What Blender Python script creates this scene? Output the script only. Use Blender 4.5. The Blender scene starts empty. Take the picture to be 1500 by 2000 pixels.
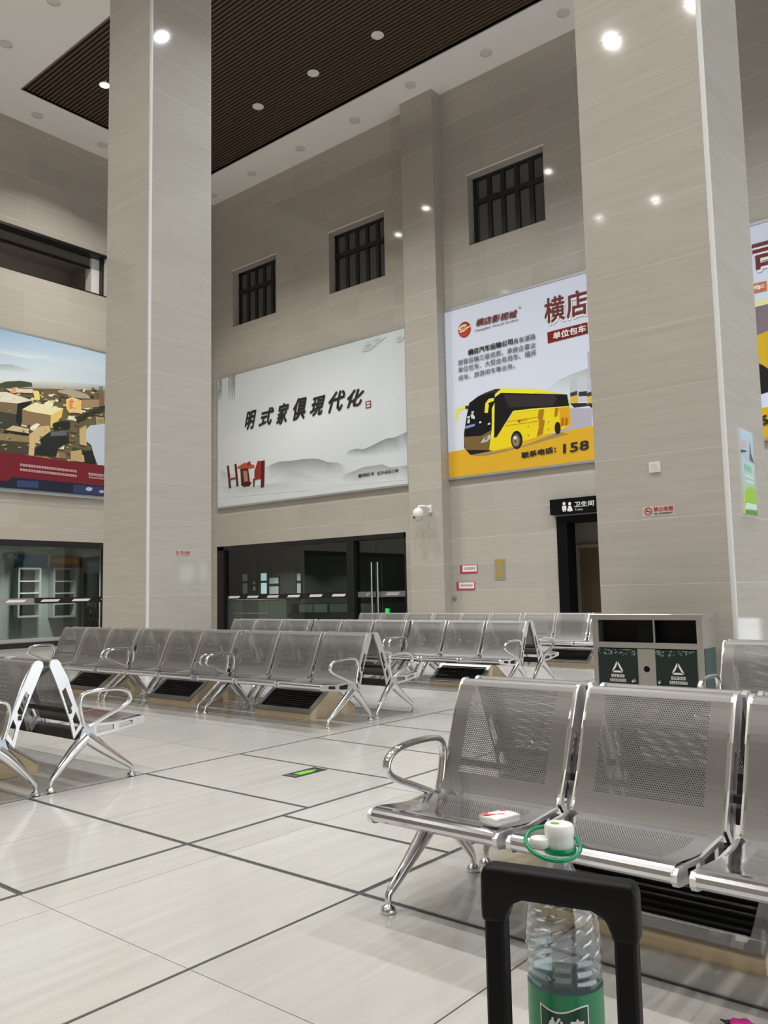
import bpy, bmesh, math, random
from mathutils import Vector, Matrix
random.seed(7)
PI = math.pi
scn = bpy.context.scene
COL = scn.collection

# ------------------------------------------------------------------ camera
FPX, PITCH, ROLL, YAW, EYE = 1615.9, 0.0974010, -0.0204630, 0.6908696, 1.17
_cp, _sp, _cr, _sr = math.cos(PITCH), math.sin(PITCH), math.cos(ROLL), math.sin(ROLL)
FWD = Vector((-math.sin(YAW)*_cp, math.cos(YAW)*_cp, _sp))
_rt = Vector((math.cos(YAW), math.sin(YAW), 0.0))
_up = _rt.cross(FWD)
RIGHT = _cr*_rt + _sr*_up
UP = -_sr*_rt + _cr*_up
CAM = Vector((0, 0, EYE))
cd = bpy.data.cameras.new('camera')
cam = bpy.data.objects.new('camera', cd)
COL.objects.link(cam)
cam.matrix_world = Matrix(((RIGHT.x, UP.x, -FWD.x, 0), (RIGHT.y, UP.y, -FWD.y, 0), (RIGHT.z, UP.z, -FWD.z, EYE), (0, 0, 0, 1)))
cd.sensor_fit = 'VERTICAL'
cd.sensor_height = 24.0
cd.lens = 24.0*FPX/2000.0
cd.clip_start = 0.02
cd.clip_end = 200
scn.camera = cam


def ray(px, py):
    return RIGHT*((px-750)/FPX) - UP*((py-1000)/FPX) + FWD


def at(px, py, ax, v):                       # pixel -> point on an axis-aligned plane of the room
    d = ray(px, py)
    return CAM + d*((v-CAM[ax])/d[ax])


def far(px, py, dist):                       # pixel -> point at a viewing depth
    return CAM + ray(px, py)*dist


# ------------------------------------------------------------------ world, colour, light
w = bpy.data.worlds.new('world')
scn.world = w
w.use_nodes = True
w.node_tree.nodes['Background'].inputs[0].default_value = (0.6, 0.65, 0.7, 1)
w.node_tree.nodes['Background'].inputs[1].default_value = 0.05
scn.view_settings.view_transform = 'Standard'
scn.view_settings.look = 'None'
scn.view_settings.exposure = 0.0
scn.view_settings.gamma = 1.0
scn.view_settings.use_curve_mapping = False
LAMP_W = 215.0                                # each lit downlight
LAMP_SPREAD = math.radians(132)
LAMP_SPREAD_N = math.radians(117)            # the row along the back wall is narrower
LAMP_COL = ((1.0, 0.965, 0.895), (1.0, 0.985, 0.96), (0.88, 0.95, 1.0))   # warm to the west, cool to the east
LAMP_ROW = {10: 1.0, 3: 0.45, -2: 0.40, -10: 0.42}        # dimming of each row of lamps, by its y
# lit downlights (x, y): rows read off their mirror images in the polished columns
LIT = [(-17.0, 10.35), (-15.1, 10.6), (-11.0, 10.75), (-7.7, 10.2), (-3.9, 10.4), (-0.2, 10.4), (3.6, 10.4),
       (-17.2, 3.0), (-13.2, 3.0), (-9.4, 3.0), (-5.6, 3.0), (-1.8, 3.0), (2.0, 3.0), (5.8, 3.0),
       (-7.04, -2.0), (-5.2, -2.0), (-15.0, -2.0), (-11.2, -2.0), (-1.4, -2.0), (2.4, -2.0), (6.2, -2.0),
       (-9.28, -10.2), (-11.2, -10.2), (-3.6, -10.2), (4.0, -10.2)]
cy = scn.cycles
cy.use_denoising = True
cy.denoiser = 'OPENIMAGEDENOISE'
cy.max_bounces = 10
cy.diffuse_bounces = 6
cy.glossy_bounces = 4
cy.transmission_bounces = 8
cy.transparent_max_bounces = 12
cy.caustics_reflective = False
cy.caustics_refractive = False
cy.sample_clamp_indirect = 4.0
cy.blur_glossy = 0.5
cy.use_adaptive_sampling = True
cy.adaptive_threshold = 0.02


# ------------------------------------------------------------------ materials
def lin(c):
    return tuple(((x/255)/12.92 if x/255 <= 0.04045 else (((x/255)+0.055)/1.055)**2.4) for x in c)


def newmat(name):
    m = bpy.data.materials.new(name)
    m.use_nodes = True
    nt = m.node_tree
    return m, nt, nt.nodes['Principled BSDF']


def plain(name, col, rough=0.5, metal=0.0, spec=0.5, emit=None, estr=0.0, alpha=None, srgb=False):
    m, nt, b = newmat(name)
    c = lin(col) if srgb else col
    b.inputs['Base Color'].default_value = (*c, 1)
    b.inputs['Roughness'].default_value = rough
    b.inputs['Metallic'].default_value = metal
    b.inputs['Specular IOR Level'].default_value = spec
    if emit:
        b.inputs['Emission Color'].default_value = (*emit, 1)
        b.inputs['Emission Strength'].default_value = estr
    return m


def N(nt, t, **kw):
    n = nt.nodes.new(t)
    for k, v in kw.items():
        setattr(n, k, v)
    return n


def streaked(name, ca, cb, scale, rough, bump=0.0, spec=0.5, var=0.06, rvar=0.0):
    """stone-look porcelain: long fine streaks, scale is the noise frequency along world x, y, z"""
    m, nt, b = newmat(name)
    L = nt.links.new
    g = N(nt, 'ShaderNodeNewGeometry')
    mp = N(nt, 'ShaderNodeMapping')
    mp.inputs['Scale'].default_value = scale
    L(g.outputs['Position'], mp.inputs['Vector'])
    no = N(nt, 'ShaderNodeTexNoise')
    no.inputs['Scale'].default_value = 1.0
    no.inputs['Detail'].default_value = 5
    no.inputs['Roughness'].default_value = 0.65
    L(mp.outputs[0], no.inputs['Vector'])
    oi = N(nt, 'ShaderNodeObjectInfo')
    rmp = N(nt, 'ShaderNodeValToRGB')
    rmp.color_ramp.elements[0].position = 0.3
    rmp.color_ramp.elements[1].position = 0.7
    rmp.color_ramp.elements[0].color = (*ca, 1)
    rmp.color_ramp.elements[1].color = (*cb, 1)
    L(no.outputs['Fac'], rmp.inputs[0])
    mr = N(nt, 'ShaderNodeMapRange')
    mr.inputs['To Min'].default_value = 1-var
    mr.inputs['To Max'].default_value = 1+var
    L(oi.outputs['Random'], mr.inputs[0])
    vm = N(nt, 'ShaderNodeVectorMath', operation='SCALE')
    L(rmp.outputs[0], vm.inputs[0])
    L(mr.outputs[0], vm.inputs['Scale'])
    L(vm.outputs[0], b.inputs['Base Color'])
    b.inputs['Roughness'].default_value = rough
    b.inputs['Specular IOR Level'].default_value = spec
    if bump:
        bp = N(nt, 'ShaderNodeBump')
        bp.inputs['Strength'].default_value = bump
        bp.inputs['Distance'].default_value = 0.002
        L(no.outputs['Fac'], bp.inputs['Height'])
        L(bp.outputs[0], b.inputs['Normal'])
    return m


def brushed(name, col, rough, scale=(40, 4, 4), amt=0.12):
    m, nt, b = newmat(name)
    L = nt.links.new
    tc = N(nt, 'ShaderNodeTexCoord')
    mp = N(nt, 'ShaderNodeMapping')
    mp.inputs['Scale'].default_value = scale
    L(tc.outputs['Object'], mp.inputs[0])
    no = N(nt, 'ShaderNodeTexNoise')
    no.inputs['Detail'].default_value = 3
    L(mp.outputs[0], no.inputs['Vector'])
    mr = N(nt, 'ShaderNodeMapRange')
    mr.inputs['To Min'].default_value = max(0.02, rough-amt)
    mr.inputs['To Max'].default_value = rough+amt
    L(no.outputs['Fac'], mr.inputs[0])
    L(mr.outputs[0], b.inputs['Roughness'])
    b.inputs['Base Color'].default_value = (*col, 1)
    b.inputs['Metallic'].default_value = 1.0
    return m


def glassy(name, tint=(0.9, 0.94, 0.92), refl=0.08, rough=0.02):
    m, nt, b = newmat(name)
    nt.nodes.remove(b)
    L = nt.links.new
    out = nt.nodes['Material Output']
    t = N(nt, 'ShaderNodeBsdfTransparent')
    t.inputs[0].default_value = (*tint, 1)
    gl = N(nt, 'ShaderNodeBsdfGlossy')
    gl.inputs['Roughness'].default_value = rough
    fr = N(nt, 'ShaderNodeFresnel')
    geo = N(nt, 'ShaderNodeNewGeometry')          # thin sheet: both of its faces mirror like air to glass
    mi = N(nt, 'ShaderNodeMapRange')
    mi.inputs['To Min'].default_value = 1.45
    mi.inputs['To Max'].default_value = 1/1.45
    L(geo.outputs['Backfacing'], mi.inputs[0])
    L(mi.outputs[0], fr.inputs[0])
    ad = N(nt, 'ShaderNodeMath', operation='ADD')
    ad.inputs[1].default_value = refl
    L(fr.outputs[0], ad.inputs[0])
    mx = N(nt, 'ShaderNodeMixShader')
    L(ad.outputs[0], mx.inputs[0])
    L(t.outputs[0], mx.inputs[1])
    L(gl.outputs[0], mx.inputs[2])
    L(mx.outputs[0], out.inputs[0])
    return m


def printmat(name, rough=0.35, noise=0.0):
    m, nt, b = newmat(name)
    a = N(nt, 'ShaderNodeVertexColor')
    a.layer_name = 'Col'
    nt.links.new(a.outputs[0], b.inputs['Base Color'])
    b.inputs['Roughness'].default_value = rough
    b.inputs['Specular IOR Level'].default_value = 0.3
    return m


M = {}
WA, WB = (0.435, 0.40, 0.35), (0.485, 0.452, 0.402)
M['wall_tile'] = streaked('wall_tile', WA, WB, (1.2, 1.2, 34), 0.07, var=0.035, spec=0.5)
M['col_tile'] = streaked('column_tile', (0.475, 0.448, 0.405), (0.535, 0.508, 0.465), (1.0, 1.0, 22), 0.055, var=0.02, spec=0.6)
M['grout'] = plain('pale_grout', (0.80, 0.77, 0.70), 0.6)
M['wall_core'] = plain('pale_wall_core', (0.62, 0.58, 0.52), 0.7)
M['floor_tile'] = streaked('floor_tile', (0.475, 0.46, 0.435), (0.55, 0.535, 0.51), (22, 0.9, 1), 0.13, var=0.03, spec=0.5)
M['joint'] = plain('dark_floor_joint', (0.06, 0.058, 0.06), 0.6)
M['plaster'] = plain('white_plaster', (0.92, 0.90, 0.88), 0.8)
M['slat'] = plain('brown_slat', (0.085, 0.055, 0.035), 0.45)
M['void'] = plain('black_void', (0.006, 0.006, 0.006), 0.9)
M['trimw'] = plain('white_corner_trim', (0.80, 0.81, 0.82), 0.35)
M['blackmetal'] = plain('black_metal', (0.012, 0.012, 0.013), 0.35)
M['alu'] = plain('aluminium', (0.55, 0.56, 0.57), 0.35, metal=0.7)
M['glass'] = glassy('clear_glass', (0.84, 0.88, 0.86), 0.02)
M['darkglass'] = plain('dark_window_glass', (0.035, 0.038, 0.036), 0.08, spec=0.6)
M['curtain'] = plain('grey_blind', (0.085, 0.088, 0.083), 0.7)
M['steel'] = plain('perforated_steel', (0.235, 0.23, 0.222), 0.42, metal=0.55, spec=0.4)
M['steelseat'] = plain('steel_seat', (0.66, 0.66, 0.70), 0.13, metal=1.0)
M['chrome'] = plain('chrome', (0.82, 0.82, 0.83), 0.09, metal=1.0)
M['cast'] = plain('pale_cast_metal', (0.68, 0.73, 0.78), 0.35, metal=0.6)
M['whitemetal'] = plain('white_edge_metal', (0.86, 0.86, 0.87), 0.24, metal=0.75)
M['beam'] = plain('dark_beam', (0.05, 0.05, 0.052), 0.4, metal=0.6)
M['wood'] = streaked('vent_wood', (0.84, 0.66, 0.42), (0.92, 0.75, 0.52), (2, 2, 25), 0.5, var=0.05)
M['ventframe'] = plain('vent_frame', (0.45, 0.44, 0.43), 0.4, metal=0.6)
M['ventslat'] = plain('vent_slat', (0.018, 0.017, 0.017), 0.35)
M['binsteel'] = plain('bin_steel', (0.50, 0.485, 0.46), 0.33, metal=0.9)
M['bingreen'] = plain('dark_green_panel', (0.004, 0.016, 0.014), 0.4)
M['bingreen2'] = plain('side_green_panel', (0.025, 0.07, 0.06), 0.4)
M['white'] = plain('white_plastic', (0.82, 0.82, 0.80), 0.4)
M['lens'] = plain('unlit_lamp_lens', (0.80, 0.80, 0.78), 0.3)
M['lensd'] = plain('unlit_border_lens', (0.70, 0.69, 0.67), 0.3)
M['litlens'] = plain('lit_lamp_lens', (0.9, 0.9, 0.9), 0.3, emit=(1, 0.98, 0.95), estr=55)
M['black'] = plain('matte_black', (0.003, 0.003, 0.004), 0.5, spec=0.15)
M['blackgrip'] = plain('black_grip_plastic', (0.004, 0.004, 0.005), 0.45, spec=0.18)
M['caseshell'] = plain('suitcase_shell', (0.03, 0.035, 0.05), 0.35)
M['red'] = plain('red_print', (0.45, 0.05, 0.06), 0.5)
M['gold'] = plain('brass_plate', (0.40, 0.30, 0.07), 0.4)
M['print'] = printmat('poster_print')
M['ink'] = plain('black_ink', (0.012, 0.012, 0.012), 0.5)
M['inkgrey'] = plain('grey_ink', (0.13, 0.13, 0.14), 0.5)
M['inkred'] = plain('dark_red_ink', (0.14, 0.012, 0.014), 0.5)
M['inkwhite'] = plain('white_ink', (0.85, 0.83, 0.82), 0.5)
M['inkpink'] = plain('pale_pink_ink', (0.75, 0.48, 0.50), 0.5)
M['greenarrow'] = plain('green_arrow', (0.18, 0.50, 0.05), 0.4)
M['greenled'] = plain('green_led', (0.02, 0.5, 0.08), 0.4, emit=(0.05, 0.9, 0.2), estr=0.35)
M['magenta'] = plain('magenta_film', (0.62, 0.03, 0.28), 0.18)
M['paper'] = plain('tissue_pack_film', (0.86, 0.85, 0.84), 0.3)
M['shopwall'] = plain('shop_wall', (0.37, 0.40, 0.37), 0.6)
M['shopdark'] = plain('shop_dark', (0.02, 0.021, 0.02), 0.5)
M['shopcounter'] = plain('shop_counter', (0.46, 0.55, 0.48), 0.35)
M['shopgrey'] = plain('shop_grey', (0.30, 0.29, 0.28), 0.5)
M['brown'] = plain('brown_door', (0.10, 0.075, 0.045), 0.4)
M['beigedoor'] = plain('beige_door', (0.33, 0.25, 0.16), 0.5)
M['bottlegreen'] = plain('green_label', (0.015, 0.21, 0.085), 0.28)
M['bottlegreen2'] = plain('dark_green_label', (0.006, 0.055, 0.03), 0.3)
M['greenplastic'] = plain('green_plastic_ring', (0.0, 0.26, 0.10), 0.25)


def litpane(name, col, s):
    return plain(name, (0.3, 0.3, 0.3), 0.4, emit=col, estr=s)


M['litwin'] = litpane('lit_far_window', (0.55, 0.8, 0.82), 0.8)
M['litwin2'] = litpane('dim_far_window', (0.35, 0.5, 0.52), 0.12)
M['added_glow'] = litpane('added_glow_pane', (0.86, 0.92, 1.0), 2.3)  # glow of the unseen panes added on the right wall
M['lightbox'] = litpane('lit_sign_box', (0.95, 0.98, 1.0), 1.6)


m_, nt_, b_ = newmat('label_sleeve_white_inside')
g_ = N(nt_, 'ShaderNodeNewGeometry')
x_ = N(nt_, 'ShaderNodeMixRGB')
x_.inputs[1].default_value = (0.015, 0.21, 0.085, 1)
x_.inputs[2].default_value = (0.62, 0.70, 0.68, 1)
nt_.links.new(g_.outputs['Backfacing'], x_.inputs[0])
nt_.links.new(x_.outputs[0], b_.inputs['Base Color'])
b_.inputs['Roughness'].default_value = 0.3
M['sleeve'] = m_
M['pet'] = glassy('clear_bottle_plastic', (0.955, 0.97, 0.975), 0.05, 0.06)
M['water'] = glassy('water', (0.92, 0.965, 0.975), 0.06, 0.02)
M['petrib'] = glassy('moulded_plastic', (0.93, 0.95, 0.96), 0.42, 0.16)


# ------------------------------------------------------------------ mesh builder
class MB:
    def __init__(s):
        s.v, s.f, s.c = [], [], []

    def add(s, vs, fs, col=None):
        o = len(s.v)
        s.v += [tuple(p) for p in vs]
        s.f += [tuple(i+o for i in f) for f in fs]
        s.c += [col]*len(fs)

    def box(s, x0, y0, z0, x1, y1, z1):
        vs = [(x0, y0, z0), (x1, y0, z0), (x1, y1, z0), (x0, y1, z0), (x0, y0, z1), (x1, y0, z1), (x1, y1, z1), (x0, y1, z1)]
        s.add(vs, [(0, 3, 2, 1), (4, 5, 6, 7), (0, 1, 5, 4), (1, 2, 6, 5), (2, 3, 7, 6), (3, 0, 4, 7)])

    def prism(s, pts, a0, a1, ax=0):
        """2-D outline extruded along axis ax (0: pts are y,z; 1: pts are x,z; 2: pts are x,y)"""
        def P(p, a):
            return ((a, p[0], p[1]), (p[0], a, p[1]), (p[0], p[1], a))[ax]
        n = len(pts)
        vs = [P(p, a0) for p in pts] + [P(p, a1) for p in pts]
        fs = [tuple(range(n))[::-1], tuple(range(n, 2*n))] + [(i, (i+1) % n, (i+1) % n+n, i+n) for i in range(n)]
        s.add(vs, fs)

    def ring_prism(s, outer, inner, a0, a1, ax=0):
        """outline with a hole of the same vertex count"""
        def P(p, a):
            return ((a, p[0], p[1]), (p[0], a, p[1]), (p[0], p[1], a))[ax]
        n = len(outer)
        vs = [P(p, a0) for p in outer]+[P(p, a0) for p in inner]+[P(p, a1) for p in outer]+[P(p, a1) for p in inner]
        fs = []
        for i in range(n):
            j = (i+1) % n
            fs += [(i, j, j+n, i+n), (i+2*n, i+3*n, j+3*n, j+2*n), (i, i+2*n, j+2*n, j), (i+n, j+n, j+3*n, i+3*n)]
        s.add(vs, fs)

    def tube(s, path, r, seg=10, closed=False, flat=1.0, flat_ax=None, caps=True):
        path = [Vector(p) for p in path]
        n = len(path)
        rr = r if isinstance(r, (list, tuple)) else [r]*n
        o = len(s.v)
        prev = None
        for i, p in enumerate(path):
            a = path[(i-1) % n] if (closed or i > 0) else p
            b = path[(i+1) % n] if (closed or i < n-1) else p
            t = (b-a).normalized()
            if prev is None:
                u = Vector(flat_ax) if flat_ax else (Vector((0, 0, 1)) if abs(t.z) < 0.9 else Vector((1, 0, 0)))
            else:
                u = prev
            u = (u - t*u.dot(t)).normalized()
            prev = u
            v = t.cross(u)
            for k in range(seg):
                th = 2*PI*k/seg
                q = p + u*(math.cos(th)*rr[i]) + v*(math.sin(th)*rr[i]*flat)
                s.v.append(tuple(q))
        m = n if closed else n-1
        for i in range(m):
            for k in range(seg):
                a = o+i*seg+k
                b = o+i*seg+(k+1) % seg
                c = o+((i+1) % n)*seg+(k+1) % seg
                d = o+((i+1) % n)*seg+k
                s.f.append((a, b, c, d))
                s.c.append(None)
        if not closed and caps:
            s.f.append(tuple(o+k for k in range(seg))[::-1])
            s.f.append(tuple(o+(n-1)*seg+k for k in range(seg)))
            s.c += [None, None]

    def lathe(s, prof, cx=0, cy=0, seg=24, cap0=True, cap1=True):
        o = len(s.v)
        for r, z in prof:
            for k in range(seg):
                th = 2*PI*k/seg
                s.v.append((cx+r*math.cos(th), cy+r*math.sin(th), z))
        for i in range(len(prof)-1):
            for k in range(seg):
                a = o+i*seg+k
                b = o+i*seg+(k+1) % seg
                s.f.append((a, b, b+seg, a+seg))
                s.c.append(None)
        if cap0:
            s.f.append(tuple(o+k for k in range(seg))[::-1])
            s.c.append(None)
        if cap1:
            s.f.append(tuple(o+(len(prof)-1)*seg+k for k in range(seg)))
            s.c.append(None)

    def mesh(s, name, m, smooth=False):
        me = bpy.data.meshes.new(name)
        me.from_pydata(s.v, [], s.f)
        ms = m if isinstance(m, (list, tuple)) else [m]
        for x in ms:
            me.materials.append(x)
        if any(c is not None for c in s.c):
            at_ = me.color_attributes.new('Col', 'FLOAT_COLOR', 'CORNER')
            li = 0
            for f, c in zip(s.f, s.c):
                for k in range(len(f)):
                    cc = c[k] if (c and isinstance(c[0], (tuple, list))) else (c or (0.5, 0.5, 0.5))
                    at_.data[li].color = (cc[0], cc[1], cc[2], 1)
                    li += 1
        me.validate()
        me.update()
        if smooth:
            me.polygons.foreach_set('use_smooth', [True]*len(me.polygons))
            if smooth is not True:
                me.set_sharp_from_angle(angle=math.radians(smooth))
        return me


def link(name, me, parent=None, kind=None):
    o = bpy.data.objects.new(name, me)
    COL.objects.link(o)
    if parent is not None:
        o.parent = parent
    if kind:
        o['kind'] = kind
    return o


def obj(name, mb, m, parent=None, smooth=False, kind=None):
    return link(name, mb.mesh(name, m, smooth), parent, kind)


def thing(name, label, cat, loc=(0, 0, 0), rz=0.0, group=None):
    o = bpy.data.objects.new(name, None)
    o.empty_display_size = 0.1
    COL.objects.link(o)
    o.location = loc
    o.rotation_euler = (0, 0, rz)
    o['label'] = label
    o['category'] = cat
    if group:
        o['group'] = group
    return o


def tag(o, label, cat, group=None):
    o['label'] = label
    o['category'] = cat
    if group:
        o['group'] = group
    return o


def children(o, _cache={}):
    return [c for c in ALL_CH.get(o.name, [])]


ALL_CH = {}


def index_children(root):
    ALL_CH.clear()
    for c in COL.objects:
        if c.parent:
            ALL_CH.setdefault(c.parent.name, []).append(c)


def copy_tree(o, parent=None):
    c = o.copy()
    COL.objects.link(c)
    c.parent = parent
    for ch in ALL_CH.get(o.name, []):
        copy_tree(ch, c)
    return c


def minus(rect, holes):
    """split a rectangle around rectangular holes"""
    x0, z0, x1, z1 = rect
    hs = [h for h in holes if h[0] < x1-1e-6 and h[2] > x0+1e-6 and h[1] < z1-1e-6 and h[3] > z0+1e-6]
    if not hs:
        return [rect]
    xs = sorted({x0, x1} | {min(max(h[i], x0), x1) for h in hs for i in (0, 2)})
    out = []
    for a, b in zip(xs, xs[1:]):
        if b-a < 1e-4:
            continue
        cuts = sorted((max(h[1], z0), min(h[3], z1)) for h in hs if h[0] < b-1e-6 and h[2] > a+1e-6)
        z = z0
        for c0, c1 in cuts:
            if c0 > z+1e-4:
                out.append((a, z, b, c0))
            z = max(z, c1)
        if z < z1-1e-4:
            out.append((a, z, b, z1))
    return out


# plane frames: a wall facing -Y at y=Y0 ('Y'), a wall facing +X at x=X0 ('X')
def slab_box(mb, kind, p0, rect, d0, d1):
    """rect (u0, z0, u1, z1); d0..d1 distance in front of the wall face"""
    u0, z0, u1, z1 = rect
    if kind == 'Y':
        mb.box(u0, p0-d1, z0, u1, p0-d0, z1)
    elif kind == 'X':
        mb.box(p0+d0, u0, z0, p0+d1, u1, z1)
    elif kind == '-X':
        mb.box(p0-d1, u0, z0, p0-d0, u1, z1)
    else:
        mb.box(u0, p0+d0, z0, u1, p0+d1, z1)


GAP = 0.0065


def tile_wall(parent, kind, p0, rect, holes, mat, pw=1.2, ph=0.6, u_org=0.0, name='tile', near=None, proud=0.0015):
    """courses of large tiles 0.6 m high; near(u,z) tells which are separate objects"""
    u0, z0, u1, z1 = rect
    rest = MB()
    k0 = math.floor((u0-u_org)/pw)
    k1 = math.ceil((u1-u_org)/pw)
    nz = math.ceil(z1/ph)
    for r in range(int(z0//ph), nz):
        for k in range(k0, k1):
            a, b = max(u0, u_org+k*pw+0.0008), min(u1, u_org+(k+1)*pw-0.0008)
            c, d = max(z0, r*ph+GAP/2), min(z1, (r+1)*ph-GAP/2)
            if b-a < 0.01 or d-c < 0.01:
                continue
            ps = minus((a, c, b, d), holes)
            if not ps:
                continue
            if near is None or near((a+b)/2, (c+d)/2):
                mb = MB()
                for q in ps:
                    slab_box(mb, kind, p0, q, 0, proud)
                obj(name, mb, mat, parent)
            else:
                for q in ps:
                    slab_box(rest, kind, p0, q, 0, proud)
    if rest.f:
        obj('tiling', rest, mat, parent, kind='stuff')


# ------------------------------------------------------------------ room shell
W1Y, W2X, ZC = 16.0, -19.95, 13.45
XE, YS = 9.0, -14.0
PIL = (-12.15, 15.65, -11.18)
WIN = [(-19.06, 9.28, -17.10, 11.06), (-15.02, 9.29, -13.01, 11.05), (-10.45, 9.33, -8.38, 11.10)]
SHOP1 = (-19.80, 0.0, -12.55, 2.65)
TOI = (-8.42, 0.0, -7.0, 2.72)
SHOP2 = (4.0, 0.0, 12.36, 2.66)       # in y
OPEN2 = (2.0, 9.46, 12.28, 10.62)

# floor: dark bed with tiles laid in it
mb = MB()
mb.box(W2X-5, YS-0.3, -0.2, XE+0.3, W1Y+5, -0.004)
floor = obj('floor', mb, M['joint'], kind='structure')
D, F_, MD = 0.027, 0.003, 0.006
xl = []
x = -4.87-0.812*19
strips = []
# strip: list of x-lines (x, gap) and list of y-lines (y, gap)
ylA = [(2.52+0.812*k, MD) for k in range(-21, 18)]
xlA = [(-4.87-0.812*k, MD if k else D) for k in range(19, -1, -1)]
strips.append((xlA, ylA))
strips.append(([(-4.87, D), (-4.07, F_), (-3.34, D)], [(2.52+0.812*k, D if -12 < k < 17 else MD) for k in range(-21, 18)]))
ylB = [(1.70-0.81*k, F_) for k in range(20, -1, -1)] + [(2.52, D)] + [(3.14+0.81*k, D if k < 1 else MD) for k in range(0, 17)]
strips.append(([(-3.34, D), (-3.08, F_)], ylB))
strips.append(([(-3.08, F_), (-2.25, F_)], ylB))
ylC = [(1.70-0.81*k, F_) for k in range(20, -1, -1)] + [(2.52, D)] + [(3.33+0.81*k, MD) for k in range(0, 17)]
strips.append(([(-2.25+0.82*k, MD if k else D) for k in range(0, 14)], ylC))
cells = []
for xs, ys in strips:
    for (xa, ga), (xb, gb) in zip(xs, xs[1:]):
        for (ya, ha), (yb, hb) in zip(ys, ys[1:]):
            if xb == -2.25 and yb > 2.6:
                gb = D
            r = (max(xa+ga/2, W2X-4.5), max(ya+ha/2, YS), min(xb-gb/2, XE), min(yb-hb/2, W1Y+4.5))
            if r[2]-r[0] > 0.02 and r[3]-r[1] > 0.02:
                cells.append(r)


def seen(p, margin=80):
    d = Vector(p)-CAM
    z = d.dot(FWD)
    if z < 0.2:
        return False
    px, py = 750+FPX*d.dot(RIGHT)/z, 1000-FPX*d.dot(UP)/z
    return -margin < px < 1500+margin and -margin < py < 2000+margin


vis = [c for c in cells if seen(((c[0]+c[2])/2, (c[1]+c[3])/2, 0), 250)]
vis.sort(key=lambda c: ((c[0]+c[2])/2)**2+((c[1]+c[3])/2)**2)
sep = set(vis[:290])
rest = MB()
cache = {}
for c in cells:
    if c in sep:
        wx, wy = round(c[2]-c[0], 3), round(c[3]-c[1], 3)
        if (wx, wy) not in cache:
            m_ = MB()
            m_.box(-wx/2, -wy/2, -0.004, wx/2, wy/2, 0)
            cache[(wx, wy)] = m_.mesh('floor_tile', M['floor_tile'])
        o = link('floor_tile', cache[(wx, wy)], floor)
        o.location = ((c[0]+c[2])/2, (c[1]+c[3])/2, 0)
    else:
        rest.box(c[0], c[1], -0.004, c[2], c[3], 0)
obj('distant_floor_tiling', rest, M['floor_tile'], floor, kind='stuff')

# back wall (faces the camera side, y = 16)
H1 = [tuple(w_) for w_ in WIN]+[SHOP1, TOI]
mb = MB()
for r in minus((W2X-0.3, 0, XE, 13.9), H1):
    slab_box(mb, 'Y', W1Y, r, -0.30, -0.0015)
wall_back = obj('wall_back', mb, M['grout'], kind='structure')
mb = MB()
mb.box(PIL[0], PIL[1]+0.0015, 0, PIL[2], W1Y+0.0015, ZC)
obj('pilaster_core', mb, M['grout'], wall_back)
tile_wall(wall_back, 'Y', W1Y+0.0015, (W2X, 0, PIL[0], ZC), H1, M['wall_tile'], u_org=-19.95,
          near=lambda u, z: True)
tile_wall(wall_back, 'Y', W1Y+0.0015, (PIL[2], 0, XE, ZC), H1, M['wall_tile'], u_org=PIL[2],
          near=lambda u, z: u < -6.8)
tile_wall(wall_back, 'Y', PIL[1]+0.0015, (PIL[0], 0, PIL[2], ZC), [], M['wall_tile'], pw=0.97, u_org=PIL[0], name='pilaster_tile')
tile_wall(wall_back, '-X', PIL[0]+0.0, (PIL[1]+0.0015, 0, W1Y, ZC), [], M['wall_tile'], pw=0.5, u_org=15.6, near=lambda u, z: False, proud=0.004)
tile_wall(wall_back, 'X', PIL[2]+0.0, (PIL[1]+0.0015, 0, W1Y, ZC), [], M['wall_tile'], pw=0.5, u_org=15.6, near=lambda u, z: False, proud=0.004)

# left wall (x = -19.95)
H2 = [SHOP2, OPEN2]
mb = MB()
for r in minus((YS, 0, W1Y, 13.9), H2):
    slab_box(mb, 'X', W2X, r, -0.30, -0.0015)
wall_left = obj('wall_left', mb, M['grout'], kind='structure')
tile_wall(wall_left, 'X', W2X-0.0015, (YS, 0, W1Y, ZC), H2, M['wall_tile'], u_org=12.36,
          near=lambda u, z: 8.6 < u < 12.8)
# right and front walls, never in view, they close the hall
mb = MB()
mb.box(XE, YS, 0, XE+0.3, W1Y, 13.9)
wall_right = obj('wall_right', mb, M['grout'], kind='structure')
tile_wall(wall_right, '-X', XE, (YS, 0, W1Y, ZC), [], M['wall_tile'], near=lambda u, z: False)
mb = MB()
mb.box(W2X-0.3, YS-0.3, 0, XE+0.3, YS, 13.9)
wall_front = obj('wall_front', mb, M['grout'], kind='structure')
tile_wall(wall_front, 'F', YS, (W2X, 0, XE, ZC), [], M['wall_tile'], near=lambda u, z: False)

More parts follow.
